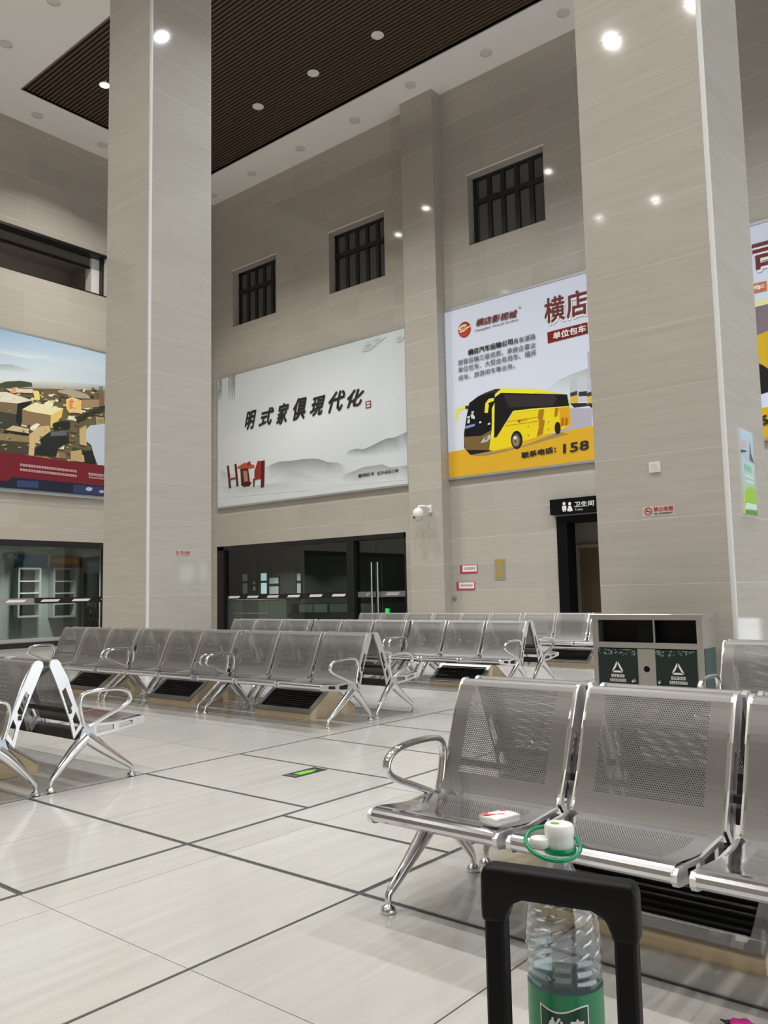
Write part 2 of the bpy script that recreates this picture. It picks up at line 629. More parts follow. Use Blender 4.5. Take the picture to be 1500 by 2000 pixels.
# ceiling: white border with a recessed bay of brown slats
GR = (-18.6, 9.1, 7.6, 14.72)
mb = MB()
for r in minus((W2X-0.3, YS-0.3, XE+0.3, W1Y+0.3), [GR]):
    mb.box(r[0], r[1], ZC, r[2], r[3], ZC+0.17)
mb.box(W2X-0.3, YS-0.3, 13.9, XE+0.3, W1Y+0.3, 14.0)
ceiling = obj('ceiling', mb, M['plaster'], kind='structure')
mb = MB()
mb.box(GR[0]-0.1, GR[1]-0.1, ZC+0.26, GR[2]+0.1, GR[3]+0.1, ZC+0.30)
obj('slat_backing', mb, M['void'], ceiling)
sl = MB()
sl.box(0, -0.030, 0, GR[2]-GR[0], 0.030, 0.075)
slm = sl.mesh('slat', M['slat'])
SP = 0.100
ny = int((GR[3]-GR[1])/SP)
for i in range(ny):
    o = link('slat', slm, ceiling)
    o.location = (GR[0], GR[1]+0.05+SP*i, ZC+0.035)
mb = MB()                                     # thin grey reveal around the bay
for a in ((GR[0]-0.02, GR[1]-0.02, GR[2]+0.02, GR[1]), (GR[0]-0.02, GR[3], GR[2]+0.02, GR[3]+0.02),
          (GR[0]-0.02, GR[1], GR[0], GR[3]), (GR[2], GR[1], GR[2]+0.02, GR[3])):
    mb.box(a[0], a[1], ZC-0.012, a[2], a[3], ZC+0.26)
obj('bay_reveal', mb, plain('grey_reveal', (0.30, 0.29, 0.28), 0.6), ceiling)


# columns
def column(name, x0, y0, x1, y1, label):
    t = thing(name, label, 'column', ((x0+x1)/2, (y0+y1)/2, 0))
    cx, cy_ = (x0+x1)/2, (y0+y1)/2
    mb = MB()
    hx, hy = (x1-x0)/2-0.0015, (y1-y0)/2-0.0015
    mb.box(-hx, -hy, 0, hx, hy, ZC)
    obj('column_core', mb, M['grout'], t)
    nz = math.ceil(ZC/0.6)
    bx = {}
    for face in ('front', 'side', 'far_side', 'rear'):
        for r in range(nz):
            z0, z1 = r*0.6+GAP/2, min((r+1)*0.6-GAP/2, ZC)
            h = round(z1-z0, 4)
            key = (face, h)
            if key not in bx:
                m_ = MB()
                if face == 'front':
                    m_.box(-hx, -hy-0.0015, 0, hx-0.033, -hy, h)
                elif face == 'side':
                    m_.box(hx, -hy+0.033, 0, hx+0.0015, hy, h)
                elif face == 'far_side':
                    m_.box(-hx-0.0015, -hy, 0, -hx, hy, h)
                else:
                    m_.box(-hx, hy, 0, hx, hy+0.0015, h)
                bx[key] = m_.mesh('column_tile', M['col_tile'])
            o = link('column_tile', bx[key], t)
            o.location = (0, 0, z0)
    mb = MB()
    mb.prism([(hx-0.033, -hy-0.004), (hx-0.012, -hy-0.008), (hx+0.004, -hy-0.004), (hx+0.008, -hy+0.012), (hx+0.004, -hy+0.033), (hx-0.02, -hy+0.02)], 0, ZC, 2)
    tr = obj('corner_trim', mb, M['trimw'], t)
    tr['label'] = 'white corner strip'
    return t


column('column', -12.35, 7.60, -11.10, 8.85, 'tall tiled column left of centre with a no-smoking sticker on its right face')
column('column', -3.49, 7.45, -2.25, 8.66, 'broad tiled column at right behind the steel litter bin')


# ------------------------------------------------------------------ windows of the back wall
def window(idx, r):
    x0, z0, x1, z1 = r
    t = link('window_%d' % idx, None, None, 'structure')
    y = W1Y+0.30
    # reveals
    mb = MB()
    mb.box(x0, W1Y-0.001, z0-0.02, x0+0.02, y, z1)
    mb.box(x1-0.02, W1Y-0.001, z0-0.02, x1, y, z1)
    mb.box(x0, W1Y-0.001, z1-0.02, x1, y, z1)
    mb.box(x0, W1Y-0.001, z0, x1, y, z0+0.02)
    obj('window_reveal', mb, M['wall_tile'], t)
    mb = MB()                                   # bright steel bead on the top edge
    mb.box(x0-0.01, W1Y-0.008, z1-0.012, x1+0.01, W1Y+0.0, z1+0.012)
    obj('edge_bead', mb, M['trimw'], t)
    mb = MB()
    fw = 0.07
    zm = z1-0.36*(z1-z0)
    mb.box(x0+0.02, y-0.06, z0+0.02, x0+0.02+fw, y, z1-0.02)
    mb.box(x1-0.02-fw, y-0.06, z0+0.02, x1-0.02, y, z1-0.02)
    mb.box(x0+0.02, y-0.06, z1-0.02-fw, x1-0.02, y, z1-0.02)
    mb.box(x0+0.02, y-0.06, z0+0.02, x1-0.02, y, z0+0.02+fw)
    mb.box(x0+0.02, y-0.07, zm-0.06, x1-0.02, y, zm+0.06)
    obj('window_frame', mb, M['blackmetal'], t)
    n = 5
    xs = [x0+0.09+(x1-x0-0.18)*k/n for k in range(n+1)]
    for k in range(1, n):
        mb = MB()
        mb.box(xs[k]-0.055, y-0.055, z0+0.09, xs[k]+0.055, y-0.01, z1-0.09)
        obj('mullion', mb, M['blackmetal'], t)
    for k in range(n):
        for (a, b) in ((z0+0.09, zm-0.06), (zm+0.06, z1-0.09)):
            mb = MB()
            mb.box(xs[k], y-0.02, a, xs[k+1], y-0.012, b)
            obj('pane', mb, M['darkglass'], t)
            mb = MB()
            mb.box(xs[k]+0.075, y-0.026, a+0.02, xs[k+1]-0.075, y-0.021, b-0.02)
            obj('blind', mb, M['curtain'], t)
    mb = MB()
    mb.box(x0, y, z0, x1, y+0.02, z1)
    obj('window_back', mb, M['void'], t)
    return t


for i, r in enumerate(WIN):
    window(i+1, r)


# ------------------------------------------------------------------ lettering
def text_mesh(body, bold=0.0, shear=0.0, extrude=0.0):
    cu = bpy.data.curves.new('lettering', 'FONT')
    cu.body = body
    cu.size = 1.0
    cu.shear = shear
    cu.extrude = extrude
    cu.align_x = 'LEFT'
    cu.resolution_u = 2
    o = bpy.data.objects.new('lettering', cu)
    COL.objects.link(o)
    dg = bpy.context.evaluated_depsgraph_get()
    me = bpy.data.meshes.new_from_object(o.evaluated_get(dg))
    bpy.data.objects.remove(o)
    if bold and len(me.vertices):              # heavier strokes: the same glyphs laid over one another with small shifts
        vs = [v.co.copy() for v in me.vertices]
        fs = [tuple(p.vertices) for p in me.polygons]
        out = MB()
        for k, (dx, dy) in enumerate(((0, 0), (bold, 0), (-bold, 0), (0, bold), (0, -bold), (bold*.7, bold*.7), (-bold*.7, -bold*.7), (bold*.7, -bold*.7), (-bold*.7, bold*.7))):
            out.add([(v.x+dx, v.y+dy, k) for v in vs], fs)
        me = bpy.data.meshes.new('lettering')
        me.from_pydata(out.v, [], out.f)
        me.update()
    return me


def letter(parent, body, mat, p0, pu, pv, bold=0.0, shear=0.0, name='lettering', lift=(0, 0, 0)):
    """fit the text into the parallelogram p0 (lower left), pu (lower right), pv (upper left)"""
    me = text_mesh(body, bold, shear)
    if not len(me.vertices):
        return None
    xs = [v.co.x for v in me.vertices]
    ys = [v.co.y for v in me.vertices]
    ax, bx, ay, by = min(xs), max(xs), min(ys), max(ys)
    p0, pu, pv = Vector(p0), Vector(pu), Vector(pv)
    off = parent.matrix_world.translation if parent else Vector()
    L_ = Vector(lift)
    nrm = (pu-p0).cross(pv-p0).normalized()
    for v in me.vertices:
        u = (v.co.x-ax)/(bx-ax)
        t = (v.co.y-ay)/(by-ay)
        v.co = p0+(pu-p0)*u+(pv-p0)*t+L_+nrm*(v.co.z*0.00004)
    me.materials.clear()
    me.materials.append(mat)
    me.update()
    return link(name, me, parent)


def blurred(parent, mat, p0, pu, pv, n, name='small_print', seed=1):
    """a line of print too small to read in the photograph: little strokes, no words"""
    rr_ = random.Random(seed+n)
    p0, pu, pv = Vector(p0), Vector(pu), Vector(pv)
    U, V = (pu-p0)/n, (pv-p0)
    mb = MB()
    for i in range(n):
        o = p0+U*i

        def q_(a, b, c, d):
            mb.add([o+U*a+V*b, o+U*c+V*b, o+U*c+V*d, o+U*a+V*d], [(0, 1, 2, 3)])
        for k in range(3):
            yy = 0.04+0.36*k+rr_.uniform(-0.03, 0.03)
            q_(0.06, yy, 0.92, yy+0.20)
        xx = rr_.uniform(0.15, 0.55)
        q_(xx, 0.0, xx+0.2, 1.0)
        if rr_.random() < 0.6:
            q_(0.72, 0.1, 0.88, 0.8)
    return obj(name, mb, mat, parent)


class Sheet:
    """flat print on a plane; polygons are given in photo pixels or in wall metres and stacked half a millimetre apart"""
    def __init__(s, ax, v, sign, crop=(0, 0, 1.0), gain=1.0):
        s.ax, s.v, s.sign, s.crop, s.gain = ax, v, sign, crop, gain
        s.mb = MB()
        s.k = 0
        s.step = 0.00012

    def pt(s, x, y, lift=0.0):
        cx, cy_, sc = s.crop
        return at(cx+x/sc, cy_+y/sc, s.ax, s.v+s.sign*lift)

    def colr(s, c):
        return tuple(min(0.9, x*s.gain) for x in lin(c))

    def poly(s, pts, c):
        s.k += 1
        l = s.step*s.k
        vs = []
        for x, y in pts:
            p = s.pt(x, y)
            p[s.ax] += s.sign*l
            vs.append(p)
        col = [s.colr(q) for q in c] if isinstance(c[0], (tuple, list)) else s.colr(c)
        s.mb.add(vs, [tuple(range(len(vs)))], col)

    def wpoly(s, pts, c):
        """points in wall coordinates (u, z)"""
        s.k += 1
        l = s.v+s.sign*s.step*s.k
        vs = [(u, l, z) if s.ax == 1 else (l, u, z) for u, z in pts]
        col = [s.colr(q) for q in c] if isinstance(c[0], (tuple, list)) else s.colr(c)
        s.mb.add(vs, [tuple(range(len(vs)))], col)

    def glow(s, x, y, rx, ry, c, rim, tilt=0.0, n=14):
        s.k += 1
        l = s.step*s.k
        ps = [(x, y)]+[(x+rx*math.cos(2*PI*i/n)*(1+0.25*math.sin(5*i)), y+ry*math.sin(2*PI*i/n)+tilt*rx*math.cos(2*PI*i/n)) for i in range(n)]
        vs = []
        for q in ps:
            p = s.pt(*q)
            p[s.ax] += s.sign*l
            vs.append(p)
        a, b = s.colr(c), s.colr(rim)
        for i in range(n):
            s.mb.add([vs[0], vs[1+i], vs[1+(i+1) % n]], [(0, 1, 2)], [a, b, b])

    def disc(s, x, y, rx, ry, c, n=20, tilt=0.0):
        s.poly([(x+rx*math.cos(2*PI*i/n), y+ry*math.sin(2*PI*i/n)+tilt*rx*math.cos(2*PI*i/n)) for i in range(n)], c)


def poster_frame(t, kind, p0, r, depth=0.07, w_=0.05, mat=None):
    mb = MB()
    x0, z0, x1, z1 = r
    for q in ((x0-w_, z0-w_, x1+w_, z0), (x0-w_, z1, x1+w_, z1+w_), (x0-w_, z0, x0, z1), (x1, z0, x1+w_, z1)):
        slab_box(mb, kind, p0, q, 0, depth+0.012)
    obj('frame', mb, mat or M['alu'], t)
    mb = MB()
    slab_box(mb, kind, p0, r, 0, depth-0.002)
    return obj('backing_board', mb, M['white'], t)




def rebase(t):
    """move the Empty of a thing built in world space to the base of what it holds"""
    bpy.context.view_layer.update()
    pts = []

    def walk(o, n=0):
        for c in COL.objects:
            if c.parent is o:
                if c.type == 'MESH':
                    pts.extend([c.matrix_world @ Vector(b) for b in c.bound_box])
                walk(c)
    walk(t)
    if not pts:
        return
    b = Vector(((min(p.x for p in pts)+max(p.x for p in pts))/2, (min(p.y for p in pts)+max(p.y for p in pts))/2, min(p.z for p in pts)))
    t.location = b
    for c in COL.objects:
        if c.parent is t:
            c.location = Vector(c.location)-b


# ------------------------------------------------------------------ ink-painting billboard
r = (-19.67, 3.83, -12.38, 7.77)
t = thing('billboard', 'pale grey billboard with brush lettering, misty hills and a small red dining set', 'billboard', group=None)
poster_frame(t, 'Y', W1Y, r)
S = Sheet(1, 15.93, -1, (400, 600, 3.0778), 1.42)
bg0, bg1, bg2 = (180, 186, 188), (196, 201, 204), (186, 190, 193)
x0, z0, x1, z1 = r
S.wpoly([(x0, z0), (x1, z0), (x1, z1), (x0, z1)], [(170, 175, 178), (188, 192, 195), (178, 183, 184), (170, 178, 179)])
zm = (z0+z1)/2
xm = (x0+x1)/2
for (a, b, c_, d_) in (((x0, z0), (xm, z0), (xm, zm), (x0, zm)), ((xm, z0), (x1, z0), (x1, zm), (xm, zm)), ((xm, zm), (x1, zm), (x1, z1), (xm, z1)), ((x0, zm), (xm, zm), (xm, z1), (x0, z1))):
    cs = []
    for (u, z) in (a, b, c_, d_):
        cs.append((200, 204, 208) if (u == xm and z == zm) else ((176, 182, 184) if z == z1 else (182, 187, 190)))
    S.wpoly([a, b, c_, d_], cs)


def hill(ridge, base, top_c, low_c):
    n_ = len(ridge)-1
    tone = []
    for i, (xx, yy) in enumerate(ridge):         # the printed hills melt into the mist at both ends
        k_ = min(1.0, i/1.6, 1.0 if xx > 1200 else (n_-i)/1.6)
        tone.append(tuple(b+(a-b)*k_ for a, b in zip(top_c, low_c)))
    for i, ((xa, ya), (xb, yb)) in enumerate(zip(ridge, ridge[1:])):
        S.poly([(xa, ya), (xb, yb), (xb, base(xb)), (xa, base(xa))], [tone[i], tone[i+1], low_c, low_c])


hill([(840, 885), (870, 860), (915, 850), (950, 855), (1000, 835), (1050, 808), (1090, 790), (1140, 783), (1180, 765), (1214, 750)],
     lambda x: 905-(x-840)*0.05, (118, 122, 126), (184, 189, 192))
hill([(360, 965), (400, 945), (450, 928), (520, 924), (580, 914), (650, 910), (690, 914), (740, 932), (800, 935), (850, 955)],
     lambda x: 1030-(x-360)*0.03, (128, 131, 134), (182, 187, 190))
hill([(440, 1010), (480, 990), (510, 982), (560, 992), (640, 1015), (700, 1035)], lambda x: 1060-(x-440)*0.08, (158, 162, 164), (182, 187, 190))
hill([(800, 1030), (850, 1000), (900, 985), (950, 962), (1000, 955), (1070, 945), (1110, 962), (1160, 958), (1217, 952)],
     lambda x: 1075-(x-800)*0.09, (140, 143, 146), (186, 190, 193))
hill([(76, 975), (110, 985), (140, 1000), (200, 1010)], lambda x: 1085-(x-76)*0.1, (156, 160, 162), (182, 187, 190))
hill([(76, 1090), (140, 1075), (240, 1080), (420, 1060), (640, 1060)], lambda x: 1150-(x-76)*0.09, (160, 165, 167), (184, 189, 192))
# willow fronds and cloud wash
rn = random.Random(3)
for _ in range(60):
    cx = rn.choice([85, 92, 150, 160, 170]) + rn.uniform(-10, 10)
    y0 = rn.uniform(432, 520) if cx < 120 else rn.uniform(408, 470)
    ln = rn.uniform(15, 110)
    g_ = rn.randint(95, 150)
    S.poly([(cx, y0-(cx-85)*0.15), (cx+4, y0-(cx-85)*0.15), (cx+rn.uniform(0, 7), y0+ln), (cx+1, y0+ln)], [(g_, g_+3, g_), (g_, g_+3, g_), (168, 173, 174), (168, 173, 174)])
for cx, cy_, rx, ry, g_ in ((1005, 212, 44, 11, 150), (985, 246, 40, 9, 140), (1040, 200, 36, 10, 146), (1172, 190, 24, 11, 145), (985, 232, 26, 8, 122)):
    S.glow(cx, cy_, rx*1.25, ry*1.7, (g_, g_+3, g_+5), (180, 185, 188), -0.35)
# red table and chairs
R1, R2, R3 = (128, 40, 30), (80, 24, 22), (160, 70, 40)
for pts, c in (([(135, 955), (146, 950), (160, 1085), (147, 1090)], R2), ([(180, 945), (192, 940), (205, 1075), (192, 1078)], R2),
               ([(147, 1030), (192, 1022), (194, 1032), (149, 1042)], R1), ([(192, 965), (240, 935), (300, 950), (298, 965), (230, 975)], R3),
               ([(215, 972), (262, 968), (275, 1065), (235, 1075), (220, 1060)], R2), ([(232, 985), (256, 983), (262, 1045), (240, 1050)], (150, 110, 100)),
               ([(300, 985), (320, 925), (342, 925), (345, 1030), (300, 1040)], R1), ([(342, 925), (362, 920), (358, 1080), (338, 1087)], R2),
               ([(255, 935), (275, 925), (278, 950), (258, 955)], R1), ([(292, 1030), (302, 1030), (300, 1080), (292, 1080)], R2), ([(215, 1065), (285, 1050), (270, 1075), (235, 1080)], (60, 20, 18))):
    S.poly(pts, c)
S.poly([(967, 568), (1000, 560), (1002, 602), (969, 610)], (110, 60, 55))
S.poly([(973, 574), (994, 569), (995, 580), (974, 585)], (196, 190, 190))
S.poly([(974, 592), (995, 586), (996, 597), (975, 602)], (196, 190, 190))
obj('printed_landscape', S.mb, M['print'], t)
cp = lambda x, y, v=15.911: at(400+x/3.0778, 600+y/3.0778, 1, v)
# seven brush characters, one piece of lettering each
for ch, (xa, xb, yt_, yb_, sk) in zip('明式家俱現代化', ((238, 303, 622, 742, 6), (322, 408, 604, 722, 10), (428, 500, 575, 710, 6), (528, 608, 542, 685, 4), (628, 714, 535, 662, 10), (735, 833, 502, 640, 14), (850, 952, 490, 610, 8))):
    sl_ = 0.22*(xb-xa)
    letter(t, ch, M['ink'], cp(xa, yb_), cp(xb, yb_-sl_), cp(xa+sk, yt_+sl_*0.6), bold=0.03, shear=0.25, name='brush_character')
letter(t, '華师红木', M['ink'], cp(920, 1028), cp(1018, 1010), cp(922, 1005), bold=0.02)
letter(t, '0579-86561108', M['ink'], cp(1035, 1010), cp(1162, 990), cp(1036, 990), bold=0.02)
rebase(t)

# ------------------------------------------------------------------ bus billboard
r = (-11.15, 3.84, -3.70, 7.86)
t = thing('billboard', 'white billboard with a yellow coach, red title and a yellow phone band', 'billboard')
poster_frame(t, 'Y', W1Y, r)
S = Sheet(1, 15.93, -1, (870, 720, 5.1724), 1.25)
x0, z0, x1, z1 = r
S.wpoly([(x0, z0), (x1, z0), (x1, z1), (x0, z1)], [(202, 206, 216), (200, 205, 220), (196, 202, 218), (200, 206, 220)])
zb = at(877, 885, 1, 15.93).z                   # top of the yellow band
# road and far hills
S.poly([(1255, 400), (1480, 400), (1480, 700), (1160, 730), (1150, 640)], (168, 162, 175))
S.poly([(980, 230), (1060, 180), (1160, 110), (1290, 50), (1400, 10), (1480, -20), (1480, 260), (1000, 260)], [(196, 203, 214), (190, 200, 202), (172, 182, 178), (165, 176, 172), (165, 176, 172), (165, 176, 172), (198, 204, 214), (200, 206, 216)])
px_r = -3.72
S.wpoly([(at(1150, 760, 1, 15.93).x, 5.0), (px_r, 5.1), (px_r, 5.9), (at(1150, 760, 1, 15.93).x, 6.15)], (172, 168, 178))
# second and third coach behind
for dx in (0, 170, 420):
    S.poly([(1262+dx, 110), (1300+dx, 90), (1335+dx, 95), (1340+dx, 330), (1310+dx, 380), (1258+dx, 360)], (176, 180, 190))
    S.poly([(1262+dx, 270), (1340+dx, 265), (1338+dx, 370), (1280+dx, 375)], (208, 168, 60))
    S.poly([(1258+dx, 245), (1330+dx, 225), (1332+dx, 265), (1262+dx, 285)], (60, 58, 66))
    S.poly([(1258+dx, 350), (1470+dx, 345), (1468+dx, 375), (1300+dx, 395)], (42, 40, 46))
    S.poly([(1340+dx, 100), (1420+dx, 80), (1450+dx, 330), (1345+dx, 340)], (186, 188, 196))
    S.poly([(1345+dx, 235), (1450+dx, 225), (1450+dx, 275), (1345+dx, 280)], (52, 50, 58))
S.wpoly([(x0, z0), (x1, z0), (x1, zb-0.05), (x1*0.5+x0*0.5, zb+0.12), (x0, zb+0.02)], (205, 160, 42))
S.poly([(30, 860), (190, 828), (700, 730), (1200, 680), (1485, 635), (1485, 700), (60, 900)], (205, 160, 42))
# right hand coach seen past the column
u0 = at(1478, 620, 1, 15.93)
S.wpoly([(u0.x-0.25, 6.30), (px_r, 6.30), (px_r, 6.42), (u0.x-0.25, 6.42)], (214, 206, 150))
S.wpoly([(u0.x-0.25, 5.55), (px_r, 5.70), (px_r, 6.31), (u0.x-0.25, 6.30)], (118, 104, 112))
S.wpoly([(u0.x-0.3, 4.75), (px_r, 4.75), (px_r, 5.86), (u0.x-0.3, 5.70)], (196, 160, 36))
S.wpoly([(u0.x-0.25, 4.62), (px_r, 4.72), (px_r, 4.85), (u0.x+0.06, 5.18), (u0.x-0.1, 5.3)], (30, 28, 30))
# shadow below the coach is printed on the sheet
S.poly([(250, 870), (480, 838), (760, 790), (1120, 650), (1160, 640), (1250, 660), (900, 760), (600, 840), (420, 880), (300, 885)], (150, 128, 80))
# coach body
Yb, Yd, Yl = (222, 196, 30), (205, 160, 30), (232, 214, 50)
S.poly([(440, 830), (470, 600), (640, 520), (700, 380), (1260, 370), (1268, 570), (1200, 610), (1100, 640), (780, 735), (660, 790), (500, 828)], Yb)
S.poly([(560, 200), (905, 205), (1230, 262), (1262, 390), (700, 440), (500, 330), (505, 240)], Yl)
S.poly([(900, 240), (1235, 258), (1262, 380), (900, 420)], (200, 190, 90))
S.poly([(500, 290), (560, 245), (1150, 258), (1230, 262), (1250, 378), (860, 405), (680, 430), (600, 560), (520, 690), (488, 700)], (24, 20, 24))
S.poly([(590, 262), (1100, 268), (1130, 300), (1080, 380), (820, 385), (640, 390)], (48, 42, 46))
S.poly([(250, 870), (190, 800), (188, 650), (240, 350), (330, 280), (400, 245), (505, 205), (560, 205), (500, 260), (490, 400), (470, 600), (440, 830)], (60, 46, 34))
S.poly([(192, 690), (215, 480), (243, 345), (330, 285), (495, 235), (500, 320), (480, 480), (462, 620), (360, 680)], (18, 16, 20))
S.poly([(190, 690), (355, 680), (462, 625), (440, 825), (240, 830), (200, 812)], (112, 90, 52))
S.poly([(215, 822), (440, 822), (480, 830), (255, 872)], (30, 26, 26))
S.poly([(470, 400), (498, 345), (492, 690), (462, 720), (470, 560)], Yl)
S.poly([(355, 752), (395, 690), (455, 665), (460, 700), (420, 738)], (176, 176, 172))
S.poly([(392, 690), (430, 674), (425, 715), (395, 728)], (120, 118, 116))
S.poly([(100, 515), (108, 430), (140, 400), (195, 375), (240, 380), (240, 400), (190, 408), (150, 420), (128, 460), (122, 520)], Yl)
S.poly([(200, 378), (244, 372), (244, 405), (205, 408)], (40, 36, 34))
S.poly([(395, 445), (405, 350), (440, 305), (490, 295), (492, 325), (450, 345), (440, 370), (430, 448)], Yl)
S.poly([(430, 350), (492, 325), (496, 350), (445, 372)], (24, 22, 20))
for pts in ([(218, 490), (232, 478), (250, 480), (246, 500), (225, 505)], [(225, 515), (248, 510), (246, 550), (222, 555)], [(262, 435), (290, 428), (286, 450), (266, 455)], [(255, 465), (278, 455), (300, 490), (295, 512), (262, 500)], [(430, 552), (455, 545), (452, 565), (428, 570)], [(338, 538), (362, 530), (366, 548), (344, 554)]):
    S.poly(pts, (196, 200, 206))
S.poly([(200, 582), (300, 556), (298, 580), (202, 610)], (120, 140, 180))
# brown graphic bands, panel lines, louvres
S.poly([(945, 412), (1000, 408), (985, 520), (1005, 520), (985, 660), (925, 690), (950, 560), (935, 480)], (160, 112, 28))
S.poly([(1110, 395), (1145, 392), (1130, 480), (1100, 490)], (168, 112, 28))
S.poly([(1150, 388), (1255, 380), (1262, 560), (1160, 590)], (206, 150, 30))
for xx in (1172, 1210):
    S.poly([(xx, 500), (xx+28, 494), (xx+26, 572), (xx-2, 580)], (170, 96, 24))
for yy in (535, 575):
    S.poly([(610, yy), (940, yy-48), (940, yy-42), (610, yy+5)], (176, 140, 22))
S.poly([(748, 512), (830, 500), (830, 520), (750, 534)], (190, 140, 34))
S.disc(745, 532, 14, 12, (150, 60, 30), 12)
for xx, yy in ((835, 585), (835, 672), (940, 560), (940, 640), (1040, 540), (1040, 610)):
    S.poly([(xx-8, yy+6), (xx+8, yy-8), (xx+8, yy+4)], (110, 88, 20))
S.poly([(690, 425), (1255, 378), (1255, 386), (700, 437)], Yl)
# wheels
for cx, cy_, rx, ry in ((722, 720, 58, 92), (1135, 600, 30, 62)):
    S.disc(cx, cy_, rx, ry, (28, 24, 24), 22)
S.disc(716, 726, 42, 70, (88, 82, 80), 20)
S.disc(712, 728, 30, 50, (150, 128, 92), 18)
S.disc(706, 700, 16, 18, (206, 206, 206), 14)
S.disc(708, 735, 14, 22, (96, 86, 78), 14)
# logo ball
S.crop = (880, 560, 5.3571)
S.disc(148, 449, 66, 82, (150, 50, 36), 28, -0.18)
S.disc(145, 470, 50, 50, (170, 66, 46), 24, -0.18)
S.disc(128, 425, 42, 24, (225, 205, 165), 20, -0.5)
S.disc(132, 430, 28, 11, (176, 96, 60), 18, -0.5)
S.poly([(92, 470), (140, 452), (180, 418), (212, 408), (214, 420), (182, 434), (140, 470), (98, 484)], (225, 205, 165))
S.poly([(1014, 480), (1045, 470), (1432, 372), (1440, 488), (1020, 594)], (120, 24, 24))
obj('printed_coach_scene', S.mb, M['print'], t)
q = lambda x, y, v=15.911: at(880+x/5.3571, 560+y/5.3571, 1, v)


def line(body, xa, ya, xb, yb, h, mat, bold=0.0, shear=0.0, name='lettering', f=q, lift=(0, 0, 0)):
    """baseline from a to b, height h, all in crop pixels"""
    letter(t, body, mat, f(xa, ya), f(xb, yb), f(xa, ya-h), bold, shear, name, lift)


line('横店影视城', 262, 420, 698, 318, 78, M['inkred'], 0.03, 0.2)
line('Hengdian World Studios', 258, 474, 706, 356, 22, M['inkred'], 0.02)
line('®', 712, 232, 738, 226, 24, M['inkgrey'], 0.01)
line('横店汽车运输公司', 180, 722, 650, 602, 62, M['ink'], 0.035)
line('具有道路', 655, 606, 888, 546, 60, M['inkgrey'], 0.012)
line('旅客运输三级资质，承接企事业', 76, 828, 890, 640, 60, M['inkgrey'], 0.012)
line('单位包车、大型会务用车、婚庆', 78, 905, 896, 716, 60, M['inkgrey'], 0.012)
line('用车、旅游用车等业务。', 80, 988, 672, 852, 56, M['inkgrey'], 0.012)
# the big title runs on behind the column and ends with the last character beyond it
a_ = q(985, 395, 15.911)
chw = (q(1435, 275, 15.911).x-a_.x)/1.95
wz = 0.60
for k, ch in enumerate('横店汽车运输公司'):
    xk = a_.x+chw*1.02*k if k < 7 else at(1466, 500, 1, 15.88).x+0.02
    for mat, dx, dz, yv, bd in ((M['inkwhite'], 0.02, -0.05, 15.914, 0.03), (M['inkred'], 0, 0, 15.910, 0.022)):
        z_ = a_.z+0.0
        if k == 7:
            z_ = at(1470, 535, 1, 15.88).z
        cw = chw*0.94 if k < 7 else 0.60
        letter(t, ch, mat, (xk+dx, yv, z_+dz), (xk+cw+dx, yv, z_+dz), (xk+dx, yv, z_+wz*0.95+dz), bold=bd, name='title_character')
line('单位包车', 1070, 556, 1418, 470, 76, M['inkwhite'], 0.03)
mb = MB()
ob = (at(1470, 572, 1, 15.9), at(1496, 546, 1, 15.9))
mb.box(ob[0].x-0.05, 15.913, ob[0].z, ob[1].x, 15.915, ob[1].z-0.02)
obj('orange_box', mb, plain('orange_print', (0.62, 0.16, 0.04), 0.5), t)
letter(t, '车', M['inkwhite'], (ob[0].x-0.02, 15.911, ob[0].z+0.04), (ob[0].x+0.22, 15.911, ob[0].z+0.04), (ob[0].x-0.02, 15.911, ob[1].z-0.06), 0.03)
c4 = lambda x, y, v=15.911: at(870+x/5.1724, 720+y/5.1724, 1, v)
line('联系电话：', 765, 910, 1118, 846, 62, M['ink'], 0.05, f=c4)
line('158', 1188, 858, 1450, 815, 96, M['ink'], 0.02, f=c4)
pa, pb, pc = at(1481, 832, 1, 15.911), at(1500, 829, 1, 15.911), at(1481, 812, 1, 15.911)
letter(t, '63', M['ink'], pa, pa+Vector((0.36, 0, 0)), pc, 0.03)
rebase(t)

# ------------------------------------------------------------------ aerial view billboard on the left wall
r = (5.0, 3.87, 12.33, 7.84)                   # y0, z0, y1, z1
t = thing('billboard', 'aerial photograph billboard of tan rooftops above a dark red band', 'billboard')
poster_frame(t, 'X', W2X, r, 0.07, 0.05)
S = Sheet(0, W2X+0.07, 1, (0, 630, 5.7143), 1.5)
S.step = 0.0001
y0, z0, y1, z1 = r
S.wpoly([(y0, z0), (y1, z0), (y1, z1), (y0, z1)], (168, 178, 186))
yl = 9.2                                        # the part of the print left of the photo's edge carries on plainly
S.wpoly([(y0, 6.15), (yl, 6.15), (yl, z1), (y0, z1)], [(186, 194, 198), (184, 192, 196), (122, 150, 178), (116, 146, 176)])
S.wpoly([(y0, z0), (yl, z0), (yl, 6.2), (y0, 6.2)], (92, 84, 64))
rn = random.Random(21)
for _ in range(90):
    yy, zz = rn.uniform(y0, yl-0.3), rn.uniform(4.7, 6.15)
    s_ = 0.05+(6.2-zz)*0.12
    a_, b_ = s_*rn.uniform(1, 3), s_*rn.uniform(0.6, 1.3)
    S.wpoly([(yy, zz), (min(yy+a_, yl), zz-0.02), (min(yy+a_, yl), min(zz+b_, 6.18)), (yy, min(zz+b_, 6.18))], rn.choice([(188, 170, 128), (204, 192, 156), (150, 124, 86), (60, 62, 46), (44, 46, 38), (120, 100, 76), (96, 84, 60)]))
S.wpoly([(y0, 4.05), (yl, 4.05), (yl, 4.62), (y0, 4.62)], (98, 28, 37))
S.wpoly([(y0, z0), (yl, z0), (yl, 4.07), (y0, 4.07)], (28, 32, 48))
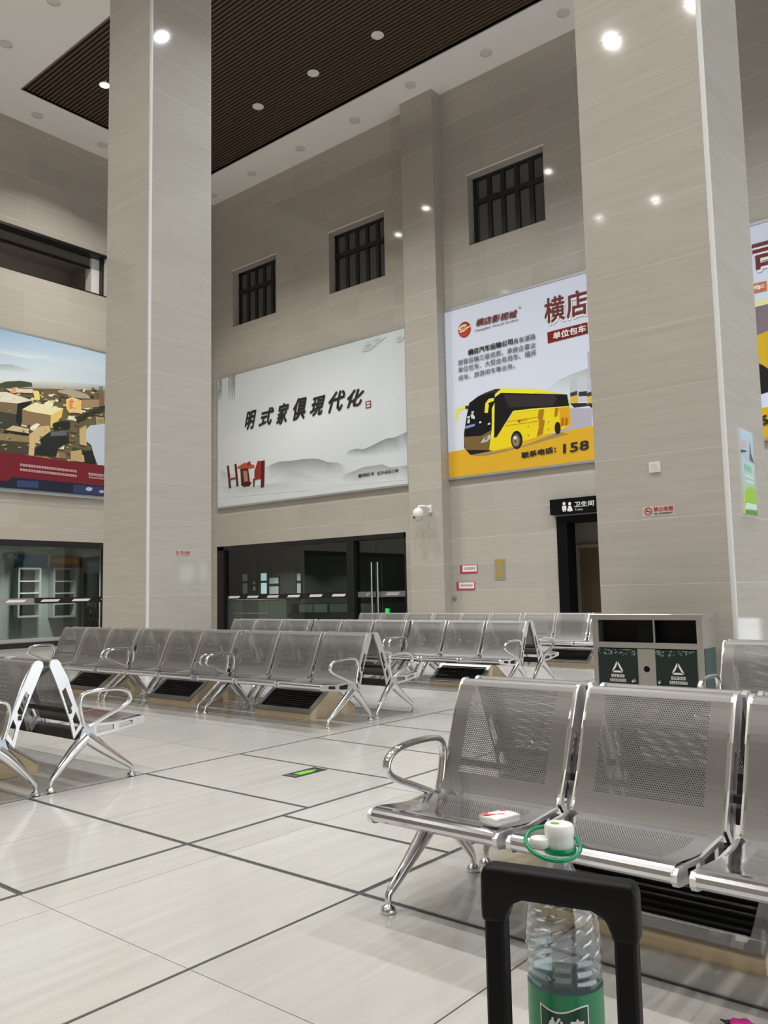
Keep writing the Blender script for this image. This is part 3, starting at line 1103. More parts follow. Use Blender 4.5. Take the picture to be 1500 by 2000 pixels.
S.poly([(-60, 668), (1190, 730), (1190, 360), (-60, 30)], [(186, 194, 198), (172, 184, 194), (160, 178, 194), (122, 150, 178)])
S.poly([(-60, 330), (-60, 210), (560, 370), (1190, 480), (1190, 560), (560, 450)], [(160, 178, 192), (146, 168, 188), (168, 182, 194), (170, 183, 194), (174, 186, 194), (172, 184, 194)])
S.poly([(-60, 250), (250, 300), (600, 400), (300, 400), (-60, 330)], [(140, 162, 186), (150, 170, 190), (176, 188, 196), (186, 194, 198), (176, 186, 192)])
S.poly([(-60, 460), (120, 470), (400, 545), (300, 560), (-60, 520)], [(140, 150, 160), (140, 150, 160), (176, 184, 190), (180, 186, 190), (160, 170, 176)])
S.poly([(-60, 640), (600, 650), (1190, 700), (1190, 800), (-60, 760)], [(188, 190, 184), (184, 188, 184), (160, 166, 174), (120, 112, 108), (120, 118, 100)])
S.poly([(-60, 720), (1190, 760), (1190, 1620), (-60, 1480)], (92, 84, 64))
S.poly([(-60, 700), (60, 660), (220, 650), (350, 670), (360, 715), (200, 730), (-60, 730)], (62, 68, 56))
rn = random.Random(11)
for _ in range(210):                            # small distant roofs and trees
    x = rn.uniform(-60, 1180)
    y = rn.uniform(720, 960) if rn.random() < 0.6 else rn.uniform(960, 1550)
    s_ = 12+(y-700)*0.05
    if x > 950 and y > 1120:
        continue
    c = rn.choice([(188, 170, 128), (204, 192, 156), (150, 124, 86), (176, 160, 110), (60, 62, 46), (44, 46, 38), (120, 100, 76), (214, 206, 182), (96, 84, 60)])
    wv, hv = s_*rn.uniform(1.2, 3.2), s_*rn.uniform(0.6, 1.4)
    S.poly([(x, y), (x+wv, y+wv*0.16), (x+wv*0.9, y+hv+wv*0.16), (x-3, y+hv)], c)
for pts, c in (([(-60, 780), (60, 775), (360, 870), (190, 905), (-60, 880)], (196, 190, 172)),
               ([(-60, 880), (190, 905), (180, 1030), (-60, 985)], (104, 92, 72)),
               ([(-60, 985), (170, 1030), (200, 1180), (-60, 1160)], (56, 58, 48)),
               ([(190, 905), (360, 872), (250, 975), (230, 1150), (170, 1120)], (30, 34, 36)),
               ([(240, 970), (390, 890), (560, 940), (700, 960), (560, 1035), (350, 1000)], (208, 196, 158)),
               ([(240, 975), (350, 1000), (560, 1040), (555, 1180), (420, 1170), (240, 1130)], (120, 100, 76)),
               ([(560, 1035), (700, 960), (680, 1060), (590, 1130), (555, 1180)], (196, 170, 96)),
               ([(490, 900), (540, 870), (590, 900), (580, 960), (500, 955)], (214, 202, 168)),
               ([(640, 760), (780, 740), (960, 800), (1010, 850), (900, 850), (640, 800)], (150, 140, 124)),
               ([(640, 780), (760, 810), (750, 840), (640, 815)], (84, 70, 60)),
               ([(360, 760), (430, 770), (440, 870), (380, 860)], (200, 184, 110)),
               ([(60, 740), (360, 745), (360, 790), (120, 780)], (196, 178, 160)),
               ([(120, 735), (180, 720), (170, 790), (110, 790)], (190, 140, 110)),
               ([(730, 860), (800, 830), (900, 870), (900, 1000), (760, 1010), (735, 960)], (206, 170, 110)),
               ([(760, 880), (800, 850), (800, 960), (770, 970)], (190, 120, 80)),
               ([(900, 860), (1100, 860), (1110, 940), (910, 960)], (140, 118, 88)),
               ([(1098, 720), (1142, 715), (1146, 930), (1100, 940)], (110, 86, 72)),
               ([(1100, 722), (1140, 722), (1138, 760), (1104, 760)], (90, 112, 112)),
               ([(1146, 760), (1190, 750), (1190, 940), (1150, 930)], (136, 108, 88)),
               ([(840, 1060), (1000, 990), (1190, 920), (1190, 970), (1000, 1040), (860, 1130)], (44, 48, 38)),
               ([(580, 1130), (680, 1100), (780, 1110), (770, 1190), (600, 1200)], (34, 38, 36)),
               ([(440, 1300), (560, 1230), (760, 1230), (760, 1340), (620, 1420), (460, 1400)], (34, 38, 38)),
               ([(560, 1225), (720, 1210), (750, 1260), (560, 1270)], (84, 90, 92)),
               ([(370, 1420), (460, 1360), (640, 1400), (620, 1500), (390, 1480)], (34, 36, 38)),
               ([(320, 1250), (440, 1160), (540, 1150), (560, 1210), (440, 1300), (380, 1400), (370, 1490), (310, 1480)], (176, 156, 116)),
               ([(60, 1195), (140, 1150), (320, 1190), (300, 1240), (100, 1220)], (176, 160, 130)),
               ([(330, 1165), (400, 1125), (440, 1135), (400, 1190), (330, 1200)], (214, 206, 180)),
               ([(-60, 1230), (320, 1270), (320, 1340), (-60, 1310)], (124, 110, 80)),
               ([(-60, 1310), (320, 1340), (310, 1480), (-60, 1450)], (62, 58, 48)),
               ([(40, 1200), (310, 1235), (310, 1262), (40, 1230)], (36, 36, 32)),
               ([(880, 1180), (960, 1150), (960, 1380), (880, 1360)], (172, 150, 104)),
               ([(780, 1440), (900, 1420), (920, 1560), (780, 1540)], (160, 140, 104)),
               ([(920, 1430), (1040, 1430), (1060, 1580), (940, 1560)], (34, 34, 34)),
               ([(1060, 1050), (1150, 1060), (1160, 1150), (1070, 1160)], (150, 134, 96)),
               ([(1000, 1150), (1190, 1130), (1190, 1600), (1080, 1590), (1040, 1480), (1010, 1370), (950, 1320), (960, 1190)], (164, 174, 186)),
               ([(1080, 1080), (1150, 1085), (1145, 1125), (1090, 1120)], (120, 120, 80))):
    S.poly(pts, c)
for _ in range(90):
    x, y = rn.uniform(-50, 940), rn.uniform(730, 1440)
    if (210 < x < 600 and 960 < y < 1180) or rn.random() < 0.2:
        continue
    s_ = 5+(y-700)*0.018
    c = rn.choice([(188, 172, 130), (70, 62, 46), (150, 128, 90), (52, 54, 44), (200, 190, 156), (112, 94, 70), (170, 150, 110)])
    S.poly([(x, y), (x+s_*rn.uniform(0.8, 2.4), y+s_*0.25), (x+s_*rn.uniform(0.8, 2), y+s_*0.9), (x-s_*0.2, y+s_*0.7)], c)
S.poly([(-80, 1448), (20, 1450), (1190, 1605), (1190, 1830), (-80, 1770)], (98, 28, 37))
S.poly([(-80, 1765), (90, 1770), (120, 1725), (800, 1790), (1190, 1832), (1190, 1945), (-80, 1835)], (28, 32, 48))
S.poly([(180, 1760), (420, 1775), (420, 1850), (180, 1835)], (48, 56, 92))
S.poly([(810, 1810), (1180, 1845), (1180, 1935), (810, 1900)], (44, 52, 84))
S.disc(985, 1860, 38, 22, (150, 160, 190), 14)
S.disc(1125, 1888, 28, 16, (140, 150, 184), 14)
obj('printed_aerial_view', S.mb, M['print'], t)
q3 = lambda x, y, v=W2X+0.122: at(x/5.7143, 630+y/5.7143, 0, v)
for (xa, ya, xb, yb, h, n_) in ((222, 1602, 858, 1676, 30, 22), (222, 1655, 858, 1728, 30, 22), (985, 1705, 1180, 1728, 32, 7), (990, 1735, 1180, 1757, 20, 9)):
    blurred(t, M['inkpink'], q3(xa, ya), q3(xb, yb), q3(xa, ya-h), n_)
rebase(t)

# ------------------------------------------------------------------ glazed shop in the left wall
def shop_left():
    y0, z0, y1, z1 = SHOP2
    t = link('window_4', None, None, 'structure')
    X = W2X-0.10
    mb = MB()
    mb.box(X-0.05, y0, z1-0.15, W2X-0.005, y1, z1)
    mb.box(X-0.05, y0, 0, W2X+0.02, y1, 0.13)
    mb.box(X-0.05, y1-0.06, 0, W2X-0.005, y1, z1)
    obj('window_frame', mb, M['blackmetal'], t)
    mb = MB()
    mb.box(X-0.03, y0, 0.13, W2X-0.02, y1-0.06, 0.22)
    obj('window_sill', mb, M['alu'], t)
    ys = [4.0, 6.2, 8.4, 10.72, 12.30]
    for a, b in zip(ys, ys[1:]):
        mb = MB()
        mb.box(X-0.012, a+0.004, 0.22, X, b-0.004, z1-0.15)
        obj('glass_pane', mb, M['glass'], t)
    # warning band
    g = lambda px, py, v=X+0.004: at(px, py, 0, v)
    a, b, c = g(68, 1180), g(203, 1171), g(68, 1170)
    mb = MB()
    mb.box(X+0.001, g(68, 1175).y, 1.075, X+0.003, y1-0.06, 1.225)
    obj('warning_band', mb, M['blackmetal'], t)
    mb = MB()
    mb.box(X+0.001, 4.0, 1.06, X+0.003, g(66, 1175).y, 1.215)
    obj('warning_band', mb, plain('grey_band', (0.30, 0.28, 0.26), 0.5), t)
    for xa, xb in ((80, 118), (141, 177), (198, 205), (12, 52)):
        mb = MB()
        pa, pb = g(xa, 1176), g(xb, 1176)
        sk = 0.07
        mb.add([(X+0.005, pa.y-sk*0.3, 1.12), (X+0.005, min(pb.y-sk, y1-0.08), 1.12), (X+0.005, min(pb.y, y1-0.07), 1.18), (X+0.005, pa.y+sk*0.7, 1.18)], [(0, 1, 2, 3)])
        obj('band_print', mb, M['inkwhite'], t)
    # room behind the glass
    XB = -22.6
    mb = MB()
    mb.box(XB-0.1, y0-0.1, 0, XB, 15.6, 2.9)
    mb.box(XB, y0-0.1, 0, W2X-0.3, y0, 2.9)
    mb.box(XB, 15.5, 0, W2X-0.3, 15.6, 2.9)
    mb.box(XB, y0-0.1, 2.8, W2X-0.3, 15.6, 2.9)
    link('wall_outer', mb.mesh('wall_outer', M['shopwall']), None, 'structure')
    h = lambda px, py, v=XB+0.02: at(px, py, 0, v)

    def panel(name, x0_, y0_, x1_, y1_, m, label, cat, d=0.03, parts=None):
        a, b = h(x0_, y1_), h(x1_, y0_)
        mb_ = MB()
        mb_.box(XB, a.y, a.z, XB+d, b.y, b.z)
        o = obj(name, mb_, m)
        return tag(o, label, cat), a, b
    panel('wall_poster', 28, 1084, 93, 1110, plain('blue_poster', (0.05, 0.13, 0.28), 0.4), 'blue poster above the shelves inside the left shop', 'poster')
    o, a, b = panel('wall_poster', 99, 1086, 160, 1108, plain('rust_poster', (0.30, 0.07, 0.03), 0.4), 'orange and rust poster inside the left shop beside the blue one', 'poster')
    S_ = Sheet(0, XB+0.031, 1, (0, 1040, 7.143), 1.0)
    S_.poly([(750, 380), (800, 362), (1060, 368), (1100, 400), (1060, 440), (780, 440), (745, 410)], (216, 130, 40))
    obj('poster_print', S_.mb, M['print'], o)
    for (xa, xb, lab) in ((28, 68, 'open wall shelf under the blue poster inside the left shop'), (97, 137, 'open wall shelf under the orange poster inside the left shop')):
        t2 = thing('wall_shelf', lab, 'shelf')
        a, b = h(xa, 1203), h(xb, 1113)
        mb = MB()
        mb.box(XB+0.001, a.y, a.z, XB+0.02, b.y, b.z)
        obj('shelf_back', mb, M['shopdark'], t2)
        mb = MB()
        for q in ((a.y-0.05, a.z-0.05, a.y, b.z+0.05), (b.y, a.z-0.05, b.y+0.05, b.z+0.05), (a.y, b.z, b.y, b.z+0.05), (a.y, a.z-0.05, b.y, a.z)):
            mb.box(XB+0.0, q[0], q[1], XB+0.3, q[2], q[3])
        obj('shelf_frame', mb, M['shopwall'], t2)
        for py in (1135.5, 1159, 1180):
            z = h(xa, py).z
            mb = MB()
            mb.box(XB+0.02, a.y, z-0.012, XB+0.28, b.y, z+0.012)
            obj('shelf_board', mb, M['white'], t2)
        rebase(t2)
    a, b = h(163, 1230), h(204, 1120)
    t3 = link('door_2', None, None, 'structure')
    mb = MB()
    mb.box(XB, a.y, 0, XB+0.04, b.y+0.2, b.z)
    obj('door_leaf', mb, M['brown'], t3)
    mb = MB()
    mb.box(XB+0.04, a.y+0.12, 1.0, XB+0.10, a.y+0.16, 1.06)
    obj('door_handle', mb, M['alu'], t3)
    for yy in (7.5, 11.5):
        ld = bpy.data.lights.new('shop_light', 'AREA')
        ld.shape = 'DISK'
        ld.size = 0.3
        ld.spread = math.radians(120)
        ld.energy = 60
        ld.color = (0.97, 1.0, 0.97)
        lo = bpy.data.objects.new('shop_light', ld)
        COL.objects.link(lo)
        tt = thing('ceiling_lamp', 'round ceiling lamp inside the left shop', 'lamp', (-21.3, yy, 2.74), 0, 'round lamps in the left shop ceiling')
        m_ = MB()
        m_.lathe([(0.19, 0.06), (0.19, 0.0), (0.16, 0.0), (0.16, 0.02)], seg=20)
        obj('lamp_housing', m_, M['white'], tt)
        lo.parent = tt
        lo.location = (0, 0, -0.012)


shop_left()


def glass_shop_back():
    x0, z0, x1, z1 = SHOP1
    t = link('window_5', None, None, 'structure')
    Y = W1Y+0.10
    p0, p1 = at(683, 1100, 1, Y).x, at(697, 1100, 1, Y).x
    mb = MB()
    mb.box(x0, W1Y+0.005, z1-0.12, x1, Y+0.05, z1)
    mb.box(x0, W1Y+0.005, 0, x0+0.30, Y+0.05, z1)
    mb.box(x1-0.06, W1Y+0.005, 0, x1, Y+0.05, z1)
    mb.box(x0, W1Y+0.005, 0, p0, Y+0.05, 0.1)
    obj('window_frame', mb, M['blackmetal'], t)
    mb = MB()
    mb.box(p0, W1Y-0.02, 0, p1, Y+0.08, z1-0.1)
    obj('black_post', mb, M['blackmetal'], t)
    xs = [x0+0.3, -18.1, -16.5, p0]
    for a, b in zip(xs, xs[1:]):
        mb = MB()
        mb.box(a+0.004, Y, 0.1, b-0.004, Y+0.012, z1-0.12)
        obj('glass_pane', mb, M['glass'], t)
    mb = MB()
    mb.box(x0+0.3, Y-0.003, 1.06, p0, Y-0.001, 1.20)
    obj('warning_band', mb, M['blackmetal'], t)
    for xa, xb in ((62, 158), (210, 305), (368, 466), (530, 635), (703, 812), (882, 998)):
        a, b = at(430+xa/4.054, 1166, 1, Y-0.006).x, at(430+xb/4.054, 1166, 1, Y-0.006).x
        mb = MB()
        mb.add([(a, Y-0.006, 1.10), (b-0.06, Y-0.006, 1.10), (b, Y-0.006, 1.165), (a+0.06, Y-0.006, 1.165)], [(0, 1, 2, 3)])
        obj('band_print', mb, M['inkwhite'], t)
    # double glass doors
    d = link('door_1', None, None, 'structure')
    xm = at(735, 1120, 1, Y).x
    for k, (a, b) in enumerate(((p1, xm), (xm, x1-0.06))):
        mb = MB()
        mb.box(a+0.006, Y, 0.03, b-0.006, Y+0.012, z1-0.13)
        leaf = obj('glass_leaf', mb, M['glass'], d)
        mb = MB()
        hx = xm-0.10 if k == 0 else xm+0.10
        mb.tube([(hx, Y-0.07, 0.45), (hx, Y-0.07, 1.95)], 0.022, 10)
        for z in (0.6, 1.8):
            mb.tube([(hx, Y-0.07, z), (hx, Y+0.0, z)], 0.012, 8)
        obj('door_handle', mb, M['chrome'], leaf, 40)
        mb = MB()
        mb.box(a+0.02, Y-0.003, 1.07, b-0.02, Y-0.001, 1.21)
        obj('grey_band', mb, plain('grey_band', (0.16, 0.16, 0.165), 0.5), leaf)
        mb = MB()
        mb.add([(a+0.28, Y-0.006, 1.11), (b-0.3, Y-0.006, 1.11), (b-0.22, Y-0.006, 1.18), (a+0.36, Y-0.006, 1.18)], [(0, 1, 2, 3)])
        obj('band_print', mb, plain('grey_print', (0.45, 0.45, 0.45), 0.5), leaf)
    # dark room behind
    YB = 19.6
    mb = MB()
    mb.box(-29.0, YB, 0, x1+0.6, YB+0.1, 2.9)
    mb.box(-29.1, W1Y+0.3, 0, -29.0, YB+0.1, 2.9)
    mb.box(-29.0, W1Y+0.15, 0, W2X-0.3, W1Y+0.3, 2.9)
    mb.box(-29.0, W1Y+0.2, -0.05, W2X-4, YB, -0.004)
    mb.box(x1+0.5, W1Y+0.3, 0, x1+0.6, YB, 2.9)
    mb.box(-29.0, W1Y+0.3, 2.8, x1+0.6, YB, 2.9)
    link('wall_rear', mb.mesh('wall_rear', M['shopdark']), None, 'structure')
    k = 0
    for xa, xb, ya, yb, mt in ((180, 220, 370, 525, 'litwin2'), (262, 285, 430, 500, 'litwin2'), (325, 373, 362, 525, 'litwin'), (392, 466, 395, 535, 'litwin2'), (610, 642, 365, 520, 'litwin2')):
        g = lambda x, y: at(430+x/4.054, 1030+y/4.054, 1, YB-0.01)
        a, b = g(xa, yb), g(xb, ya)
        tw = link('window_%d' % (6+k), None, None, 'structure')
        k += 1
        mb = MB()
        mb.box(a.x, YB-0.02, a.z, b.x, YB-0.005, b.z)
        obj('pane', mb, M[mt], tw)
        mb = MB()
        zz = a.z+(b.z-a.z)*0.58
        mb.box(a.x-0.03, YB-0.04, zz-0.04, b.x+0.03, YB-0.02, zz+0.04)
        mb.box(a.x-0.04, YB-0.04, a.z-0.04, a.x, YB, b.z+0.04)
        mb.box(b.x, YB-0.04, a.z-0.04, b.x+0.04, YB, b.z+0.04)
        mb.box(a.x-0.04, YB-0.04, b.z, b.x+0.04, YB, b.z+0.04)
        mb.box(a.x-0.04, YB-0.04, a.z-0.04, b.x+0.04, YB, a.z)
        obj('window_frame', mb, M['blackmetal'], tw)
    # pale counter on the left, dark counter with boards on the right
    g = lambda x, y, v=17.4: at(430+x/4.054, 1030+y/4.054, 1, v)
    t2 = thing('service_counter', 'pale green panelled counter inside the dark back shop', 'counter')
    ed = [45, 180, 300, 390, 525]
    ztop = g(200, 572).z
    for i, (a, b) in enumerate(zip(ed, ed[1:])):
        mb = MB()
        mb.box(g(a, 600).x+0.006, 17.4, 0, g(b, 600).x-0.006, 18.0, ztop-0.04)
        o = obj('counter_panel', mb, M['shopcounter'] if i != 1 else M['shopgrey'], t2)
        if i == 1:
            o['label'] = 'grey panel'
    mb = MB()
    mb.box(g(45, 600).x, 17.35, ztop-0.04, g(525, 600).x, 18.05, ztop)
    obj('counter_top', mb, M['shopgrey'], t2)
    mb = MB()
    mb.box(g(105, 600).x, 17.38, 0.60, g(385, 600).x, 17.40, 0.64)
    obj('counter_rail', mb, M['white'], t2)
    rebase(t2)
    t2 = thing('service_counter', 'long dark counter with pale boards inside the back shop', 'counter')
    mb = MB()
    xr = x1+0.2
    mb.box(g(530, 600).x, 17.6, 0, xr, 18.2, 0.9)
    mb.box(g(536, 690).x, 17.42, 0.50, xr, 17.6, 0.62)
    obj('counter_body', mb, M['shopdark'], t2)
    for xa, xb, mt in ((595, 700, 'shopcounter'), (708, 815, 'shopcounter'), (835, 1000, 'shopgrey'), (1085, 1195, 'shopgrey')):
        mb = MB()
        mb.box(g(xa, 600).x, 17.56, 0.64, g(xb, 600).x, 17.59, g(700, 610).z)
        obj('counter_board', mb, M[mt], t2)
    rebase(t2)
    tt = thing('ceiling_lamp', 'added ceiling lamp that brightens the dark back shop', 'lamp', (-20.5, 18.2, 2.74))  # unseen lamp added to lighten the counters of the unlit shop
    m_ = MB()
    m_.lathe([(0.24, 0.06), (0.24, 0.0), (0.20, 0.0), (0.20, 0.02)], seg=20)
    obj('lamp_housing', m_, M['white'], tt)
    ld = bpy.data.lights.new('shop_light', 'AREA')
    ld.shape = 'DISK'
    ld.size = 0.3
    ld.spread = math.radians(125)
    ld.energy = 130
    lo = bpy.data.objects.new('shop_light', ld)
    COL.objects.link(lo)
    lo.parent = tt
    lo.location = (0, 0, -0.01)
    mb = MB()
    gp = at(757, 1193, 1, Y-0.02)
    mb.box(gp.x-0.05, Y-0.05, gp.z-0.05, gp.x+0.05, Y-0.003, gp.z+0.06)
    tag(obj('indicator_lamp', mb, M['greenled']), 'small green indicator light low on the glass door', 'indicator light')


glass_shop_back()


# ------------------------------------------------------------------ toilet doorway and its sign
def toilets():
    x0, z0, x1, z1 = TOI
    t = link('door_3', None, None, 'structure')
    jx = at(1111, 1100, 1, W1Y).x
    mb = MB()
    mb.box(x0, W1Y-0.03, 0, jx, W1Y+0.35, z1)
    mb.box(x1-0.25, W1Y-0.03, 0, x1, W1Y+0.35, z1)
    mb.box(jx, W1Y-0.03, z1-0.14, x1-0.25, W1Y+0.35, z1)
    obj('door_frame', mb, M['black'], t)
    mb = MB()
    mb.box(x0-2.0, 17.6, 0, x1+0.4, 17.7, 2.9)
    mb.box(x0-2.1, W1Y+0.31, 0, x0-2.0, 17.7, 2.9)
    mb.box(x1+0.4, W1Y+0.31, 0, x1+0.5, 17.7, 2.9)
    mb.box(x0-2.1, W1Y+0.31, 2.8, x1+0.5, 17.7, 2.9)
    link('wall_inner', mb.mesh('wall_inner', M['wall_core']), None, 'structure')
    d = link('door_4', None, None, 'structure')
    a = at(1132, 1100, 1, 17.58).x
    mb = MB()
    mb.box(a+0.03, 17.54, 0, a+0.95, 17.60, 2.1)
    obj('door_leaf', mb, M['beigedoor'], d)
    mb = MB()
    mb.box(a-0.06, 17.5, 0, a+0.03, 17.60, 2.18)
    mb.box(a+0.95, 17.5, 0, a+1.04, 17.60, 2.18)
    mb.box(a+0.03, 17.5, 2.1, a+0.95, 17.60, 2.18)
    obj('door_frame', mb, M['wall_core'], d)
    # sign board
    s = thing('toilet_sign', 'black toilet sign board over the doorway on the back wall', 'sign')
    mb = MB()
    mb.box(-8.50, W1Y-0.14, 2.75, -7.0, W1Y, 3.08)
    obj('sign_board', mb, M['black'], s)
    v = W1Y-0.145
    P = lambda x, y: at(780+x/3.75, 940+y/3.75, 1, v)
    for cx, skirt in ((1206, False), (1247, True)):
        mb = MB()
        c = P(cx, 162)
        n = 14
        mb.add([(c.x+0.035*math.cos(2*PI*i/n), v, c.z+0.035*math.sin(2*PI*i/n)-0.005) for i in range(n)], [tuple(range(n))])
        b = P(cx, 222)
        w_ = 0.05
        if skirt:
            mb.add([(c.x-0.03, v, c.z-0.05), (c.x+0.03, v, c.z-0.05), (c.x+0.07, v, c.z-0.16), (c.x-0.07, v, c.z-0.16)], [(0, 1, 2, 3)])
            mb.add([(c.x-0.03, v, c.z-0.16), (c.x-0.006, v, c.z-0.16), (c.x-0.006, v, b.z), (c.x-0.03, v, b.z)], [(0, 1, 2, 3)])
            mb.add([(c.x+0.006, v, c.z-0.16), (c.x+0.03, v, c.z-0.16), (c.x+0.03, v, b.z), (c.x+0.006, v, b.z)], [(0, 1, 2, 3)])
        else:
            mb.add([(c.x-w_, v, c.z-0.05), (c.x+w_, v, c.z-0.05), (c.x+w_, v, c.z-0.14), (c.x-w_, v, c.z-0.14)], [(0, 1, 2, 3)])
            mb.add([(c.x-0.035, v, c.z-0.14), (c.x-0.005, v, c.z-0.14), (c.x-0.005, v, b.z), (c.x-0.035, v, b.z)], [(0, 1, 2, 3)])
            mb.add([(c.x+0.005, v, c.z-0.14), (c.x+0.035, v, c.z-0.14), (c.x+0.035, v, b.z), (c.x+0.005, v, b.z)], [(0, 1, 2, 3)])
        obj('figure_symbol', mb, M['inkwhite'], s)
    letter(s, '卫生间', M['inkwhite'], P(1280, 190), P(1424, 178), P(1281, 150), 0.02)
    letter(s, 'Toilet', M['inkwhite'], P(1285, 215), P(1345, 211), P(1285, 200), 0.0)
    rebase(s)


toilets()

# plaques, small signs and camera
def plaque(ax, v, sign, pts, m, label, cat, thick=0.012):
    """a thin plate from two opposite photo corners"""
    a, b = at(*pts[0], ax, v), at(*pts[1], ax, v)
    t = thing('wall_plate', label, cat)
    mb = MB()
    lo, hi = sorted((v, v+sign*thick))
    if ax == 1:
        mb.box(min(a.x, b.x), lo, min(a.z, b.z), max(a.x, b.x), hi, max(a.z, b.z))
    else:
        mb.box(lo, min(a.y, b.y), min(a.z, b.z), hi, max(a.y, b.y), max(a.z, b.z))
    obj('plate', mb, m, t)
    return t, a, b


for (p, q_, lab) in (((899, 1104), (933, 1119), 'white notice with red edge on the back wall, the upper of two'), ((892, 1137), (928, 1152), 'white notice with red edge on the back wall, the lower of two')):
    t, a, b = plaque(1, W1Y, -1, (p, q_), M['red'], lab, 'notice')
    xa, xb, za, zb_ = min(a.x, b.x), max(a.x, b.x), min(a.z, b.z), max(a.z, b.z)
    mb = MB()
    mb.box(xa+0.07, W1Y-0.016, za+0.035, xb-0.015, W1Y-0.012, zb_-0.012)
    obj('notice_sheet', mb, M['inkwhite'], t)
    v = W1Y-0.019
    blurred(t, M['inkpink'], (xa+0.11, v, za+0.08), (xb-0.05, v, za+0.08), (xa+0.11, v, zb_-0.05), 6)
    rebase(t)
t, a, b = plaque(1, W1Y, -1, ((966, 1093), (988, 1132)), M['alu'], 'steel plaque with two brass panels on the back wall', 'plaque')
xa, xb, za, zb_ = min(a.x, b.x), max(a.x, b.x), min(a.z, b.z), max(a.z, b.z)
for k in (0, 1):
    mb = MB()
    z = za+0.05+k*(zb_-za)*0.5
    mb.box(xa+0.035, W1Y-0.02, z, xb-0.035, W1Y-0.012, z+(zb_-za)*0.36)
    obj('brass_panel', mb, M['gold'], t)
rebase(t)
mb = MB()
c = at(889, 1168, 1, W1Y)
mb.lathe([(0.05, 0.0), (0.05, 0.02), (0.03, 0.035)], seg=16)
o = obj('wall_socket', mb, plain('grey_socket', (0.25, 0.23, 0.21), 0.5), None, 40)
o.rotation_euler = (PI/2, 0, 0)
o.location = (c.x, W1Y, c.z)
tag(o, 'small round grey fitting low on the back wall beside the pilaster', 'fitting')


def dome_camera():
    c = at(817, 1003, 1, 15.35)
    t = thing('security_camera', 'white dome security camera on a wall arm at the pilaster', 'camera', (c.x, 15.66, c.z))
    mb = MB()
    mb.box(-0.05+0.14, -0.06, -0.02+0.05, 0.05+0.14, 0, 0.16+0.05)
    obj('wall_bracket', mb, M['white'], t)
    mb = MB()
    mb.tube([(0.14, -0.03, 0.13), (0.10, -0.2, 0.17), (0.03, -0.29, 0.17), (0, -0.31, 0.12)], 0.035, 10)
    obj('arm', mb, M['white'], t, 40)
    mb = MB()
    mb.lathe([(0.03, 0.13), (0.07, 0.12), (0.125, 0.06), (0.13, -0.04), (0.115, -0.07)], 0, -0.31, 24)
    obj('housing', mb, M['white'], t, 40)
    mb = MB()
    mb.lathe([(0.112, -0.07), (0.105, -0.12), (0.08, -0.165), (0.03, -0.19), (0.001, -0.192)], 0, -0.31, 24)
    obj('dome', mb, plain('camera_dome', (0.55, 0.55, 0.55), 0.15), t, 40)
    mb = MB()
    mb.lathe([(0.028, -0.02), (0.028, 0.02)], 0, 0, 14)
    o = obj('lens', mb, M['black'], t)
    o.location = (-0.045, -0.40, -0.09)
    o.rotation_euler = (1.1, 0, -0.4)


dome_camera()


def no_smoking(ax, v, sign, a, b, h, label):
    """a: lower left, b: lower right of the sticker, h height"""
    a, b = Vector(a), Vector(b)
    t = thing('sticker', label, 'sticker')
    n = Vector((0, 0, 0))
    n[ax] = sign
    up = Vector((0, 0, h))
    mb = MB()
    e = n*0.002
    vs = [a, b, b+up, a+up, a+e, b+e, b+up+e, a+up+e]
    mb.add(vs, [(0, 1, 2, 3), (4, 5, 6, 7), (0, 1, 5, 4), (1, 2, 6, 5), (2, 3, 7, 6), (3, 0, 4, 7)])
    obj('sticker_sheet', mb, plain('sticker_pink', (0.68, 0.56, 0.52), 0.4), t)
    U = (b-a)
    W_ = U.length
    u = U.normalized()
    e2 = n*0.004
    cc = a+u*(h*0.62)+up*0.5+e2
    mb = MB()
    r0, r1, k = h*0.30, h*0.40, 24
    for i in range(k):
        t0, t1 = 2*PI*i/k, 2*PI*(i+1)/k
        pts = []
        for rr_, th in ((r0, t0), (r1, t0), (r1, t1), (r0, t1)):
            pts.append(cc+u*math.cos(th)*rr_+Vector((0, 0, 1))*math.sin(th)*rr_)
        mb.add(pts, [(0, 1, 2, 3)])
    s2 = 0.7071
    d1, d2 = (u*s2-Vector((0, 0, s2))), (u*s2+Vector((0, 0, s2)))
    mb.add([cc-d1*r0-d2*h*0.035, cc+d1*r0-d2*h*0.035, cc+d1*r0+d2*h*0.035, cc-d1*r0+d2*h*0.035], [(0, 1, 2, 3)])
    obj('ban_symbol', mb, M['red'], t)
    mb = MB()
    mb.add([cc-u*h*0.22-Vector((0, 0, h*0.05)), cc+u*h*0.2-Vector((0, 0, h*0.05)), cc+u*h*0.2+Vector((0, 0, h*0.03)), cc-u*h*0.22+Vector((0, 0, h*0.03))], [(0, 1, 2, 3)])
    mb.v = [tuple(Vector(p)-n*0.0008) for p in mb.v]
    obj('cigarette_symbol', mb, M['ink'], t)
    o_ = a+u*(W_*0.36)+e2
    letter(t, '禁止吸烟', M['red'], o_+up*0.42, a+u*(W_*0.96)+e2+up*0.42, o_+up*0.88, 0.03)
    letter(t, 'NO SMOKING', M['ink'], o_+up*0.12, a+u*(W_*0.94)+e2+up*0.12, o_+up*0.30, 0.03)
    rebase(t)


